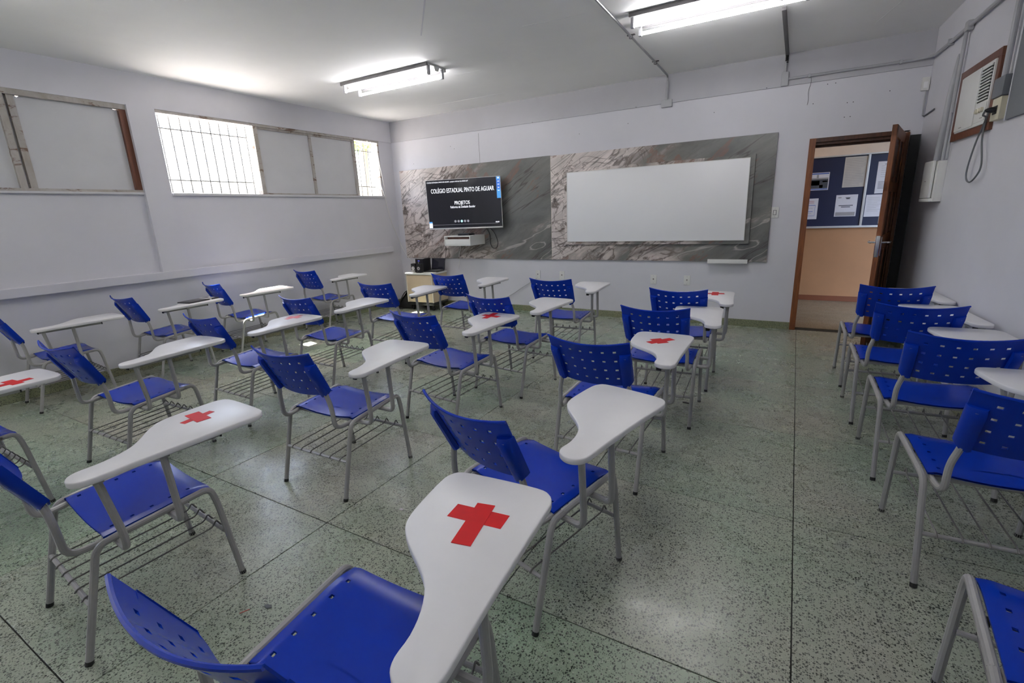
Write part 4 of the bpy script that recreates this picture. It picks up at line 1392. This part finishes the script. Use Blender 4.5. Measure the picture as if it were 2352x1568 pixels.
CH = {
    'K': (0.3513, -1.9505, -0.0285, 'blue tablet chair first from the front in the row against the windows'),
    'J': (0.3812, -3.154, -0.123, 'blue tablet chair in the window row with sunlight striking its seat rail'),
    'I': (0.4248, -4.0294, 0.0049, 'blue tablet chair in the window row with a black folder on its tablet'),
    'H': (0.3877, -4.8902, -0.0903, 'blue tablet chair at the rear end of the row against the windows'),
    'O': (2.6213, -1.875, -0.0005, 'blue tablet chair just in front of the beige cabinet, second row from windows'),
    'N': (2.2978, -2.6463, 0.0397, 'blue tablet chair second from the front in the second row from windows'),
    'M': (2.2353, -3.493, -0.0337, 'blue tablet chair third from the front in the second row from windows'),
    'L': (2.2808, -4.2999, -0.0226, 'blue tablet chair with a faded red cross in the second row from windows'),
    'C': (2.2934, -5.1008, 0.0387, 'blue tablet chair without cross, between two crossed ones, second row from windows'),
    'U': (2.1961, -5.9337, 0.0007, 'blue tablet chair with red cross cut by the frame edge, second row from windows'),
    'Q': (3.9081, -1.9694, 0.0131, 'blue tablet chair below the first two sockets, heading the third row from windows'),
    'P': (3.8762, -2.9704, -0.1166, 'blue tablet chair second from the front in the third row from windows'),
    'B': (3.7583, -3.7135, -0.1089, 'blue tablet chair whose tablet carries a slanted red X, third row from windows'),
    'A': (3.6949, -4.6741, 0.0228, 'blue tablet chair with plain tablet standing clear mid-room, third row from windows'),
    'D': (3.6889, -5.7497, -0.0868, 'blue tablet chair with short-armed red cross, rear of the third row from windows'),
    'R': (5.1308, -2.2664, 0.0305, 'blue tablet chair with red cross heading the fourth row, below the marker tray'),
    'S': (5.137, -3.0324, 0.0424, 'blue tablet chair with plain tablet second from the front in the fourth row'),
    'E': (5.053, -3.926, -0.0439, 'blue tablet chair with red cross in the middle of the fourth row'),
    'F': (5.0429, -4.8934, -0.2737, 'blue tablet chair with plain tablet turned clockwise, fourth from the front, fourth row'),
    'G': (5.0508, -5.8151, 0.0454, 'blue tablet chair with large red cross at the rear of the fourth row'),
    'T1': (6.545, -1.7315, 0.0222, 'blue tablet chair closest to the doorway in the row along the door wall'),
    'T2': (6.5565, -2.4962, 0.0253, 'blue tablet chair second from the doorway in the row along the door wall'),
    'T3': (6.594, -3.2462, 0.0343, 'blue tablet chair third from the doorway in the row along the door wall'),
    'T4': (6.6263, -4.0676, 0.0687, 'blue tablet chair fourth from the doorway in the row along the door wall'),
    'T5': (6.6023, -5.0805, -0.0769, 'blue tablet chair fifth from the doorway, only its front corner in view'),
}
TAPE = {
    'G': [((.137, .291), (.287, .300), .056), ((.206, .347), (.231, .184), .050)],
    'D': [((.170, .235), (.142, .357), .030), ((.095, .300), (.214, .296), .052)],
    'B': [((.080, .352), (.235, .342), .046), ((.168, .255), (.126, .445), .046)],
    'L': [((.152, .265), (.134, .415), .044), ((.085, .335), (.210, .345), .048)],
    'E': [((.158, .213), (.254, .347), .050), ((.165, .310), (.233, .237), .066)],
    'R': [((.125, .310), (.283, .338), .050), ((.206, .405), (.216, .240), .054)],
    'U': [((.272, .215), (.259, .370), .046), ((.190, .290), (.320, .302), .046)],
}
proto = None
for key, (x, y, a, lab) in CH.items():
    c = make_chair('tablet_chair', lab) if proto is None else copy_tree(proto)
    if proto is None:
        proto = c
    c.location = (x, y, 0)
    c.rotation_euler = (0, 0, a)
    c['label'] = lab
for c in [o for o in COL.objects if o.get('category') == 'chair']:
    key = next(k for k, v in CH.items() if v[3] == c['label'])
    if key in TAPE:
        tab = next(ch for ch in c.children if ch.name.startswith('writing_tablet'))
        for i, (p0, p1, w) in enumerate(TAPE[key]):
            obj('tape_strip', strip(p0, p1, w, 0.0003 + 0.0006 * i), 'red_tape_faded' if key == 'L' else 'red_tape', tab, smooth=None)

# folder on the tablet of the third window chair
fx_, fy_, fa_ = CH['I'][:3]
FM = Matrix.Translation((fx_, fy_, 0.7062)) @ Matrix.Rotation(fa_, 4, 'Z')
fo = thing('black_folder', 'thin black folder with a white tab lying on a chair tablet', 'folder', FM @ Vector((0.19, 0.29, 0)), fa_ + 0.16)
obj('cover', MB().cbx(-0.085, 0.085, -0.165, 0.06, 0.0, 0.012, 0.002), 'black_plastic', fo)
obj('cover_end', MB().cbx(-0.085, 0.085, 0.085, 0.165, 0.0, 0.012, 0.002), 'black_plastic', fo)
obj('white_tab', MB().cbx(-0.080, 0.080, 0.06, 0.085, 0.001, 0.014, 0.002), 'white_plastic', fo)

# litter on the floor
o = obj('scrap', MB().prism([(-0.016, -0.006), (0.005, -0.010), (0.020, 0.002), (0.010, 0.009), (-0.012, 0.006)], 0.0003, 0.004, 0.001), 'cable_grey', None, loc=(4.232, -5.535, 0))
tag(o, 'dark grey crumpled scrap on the floor by the foreground chair seat', 'scrap')
o = obj('splinter', MB().prism([(-0.018, -0.002), (0.018, -0.0015), (0.016, 0.002), (-0.016, 0.002)], 0.0003, 0.0025, 0.0005), 'ink_red', None, loc=(4.171, -5.593, 0))
o.rotation_euler = (0, 0, 1.1)
tag(o, 'thin red splinter on the floor next to the grey scrap', 'splinter')
o = obj('pen_cap', MB().cyl((-0.025, 0, 0.0053), (0.025, 0, 0.0053), 0.005, 10), 'black_plastic', None, loc=(5.285, -2.788, 0))
tag(o, 'black pen cap on the floor under the fourth row of chairs', 'pen cap')
o = obj('paper_scrap', MB().prism([(-0.012, -0.008), (0.010, -0.006), (0.012, 0.006), (-0.008, 0.009)], 0.0003, 0.003, 0.0005), 'paper', None, loc=(4.261, -4.809, 0))
tag(o, 'tiny white paper scrap on the floor between the third and fourth rows', 'scrap')
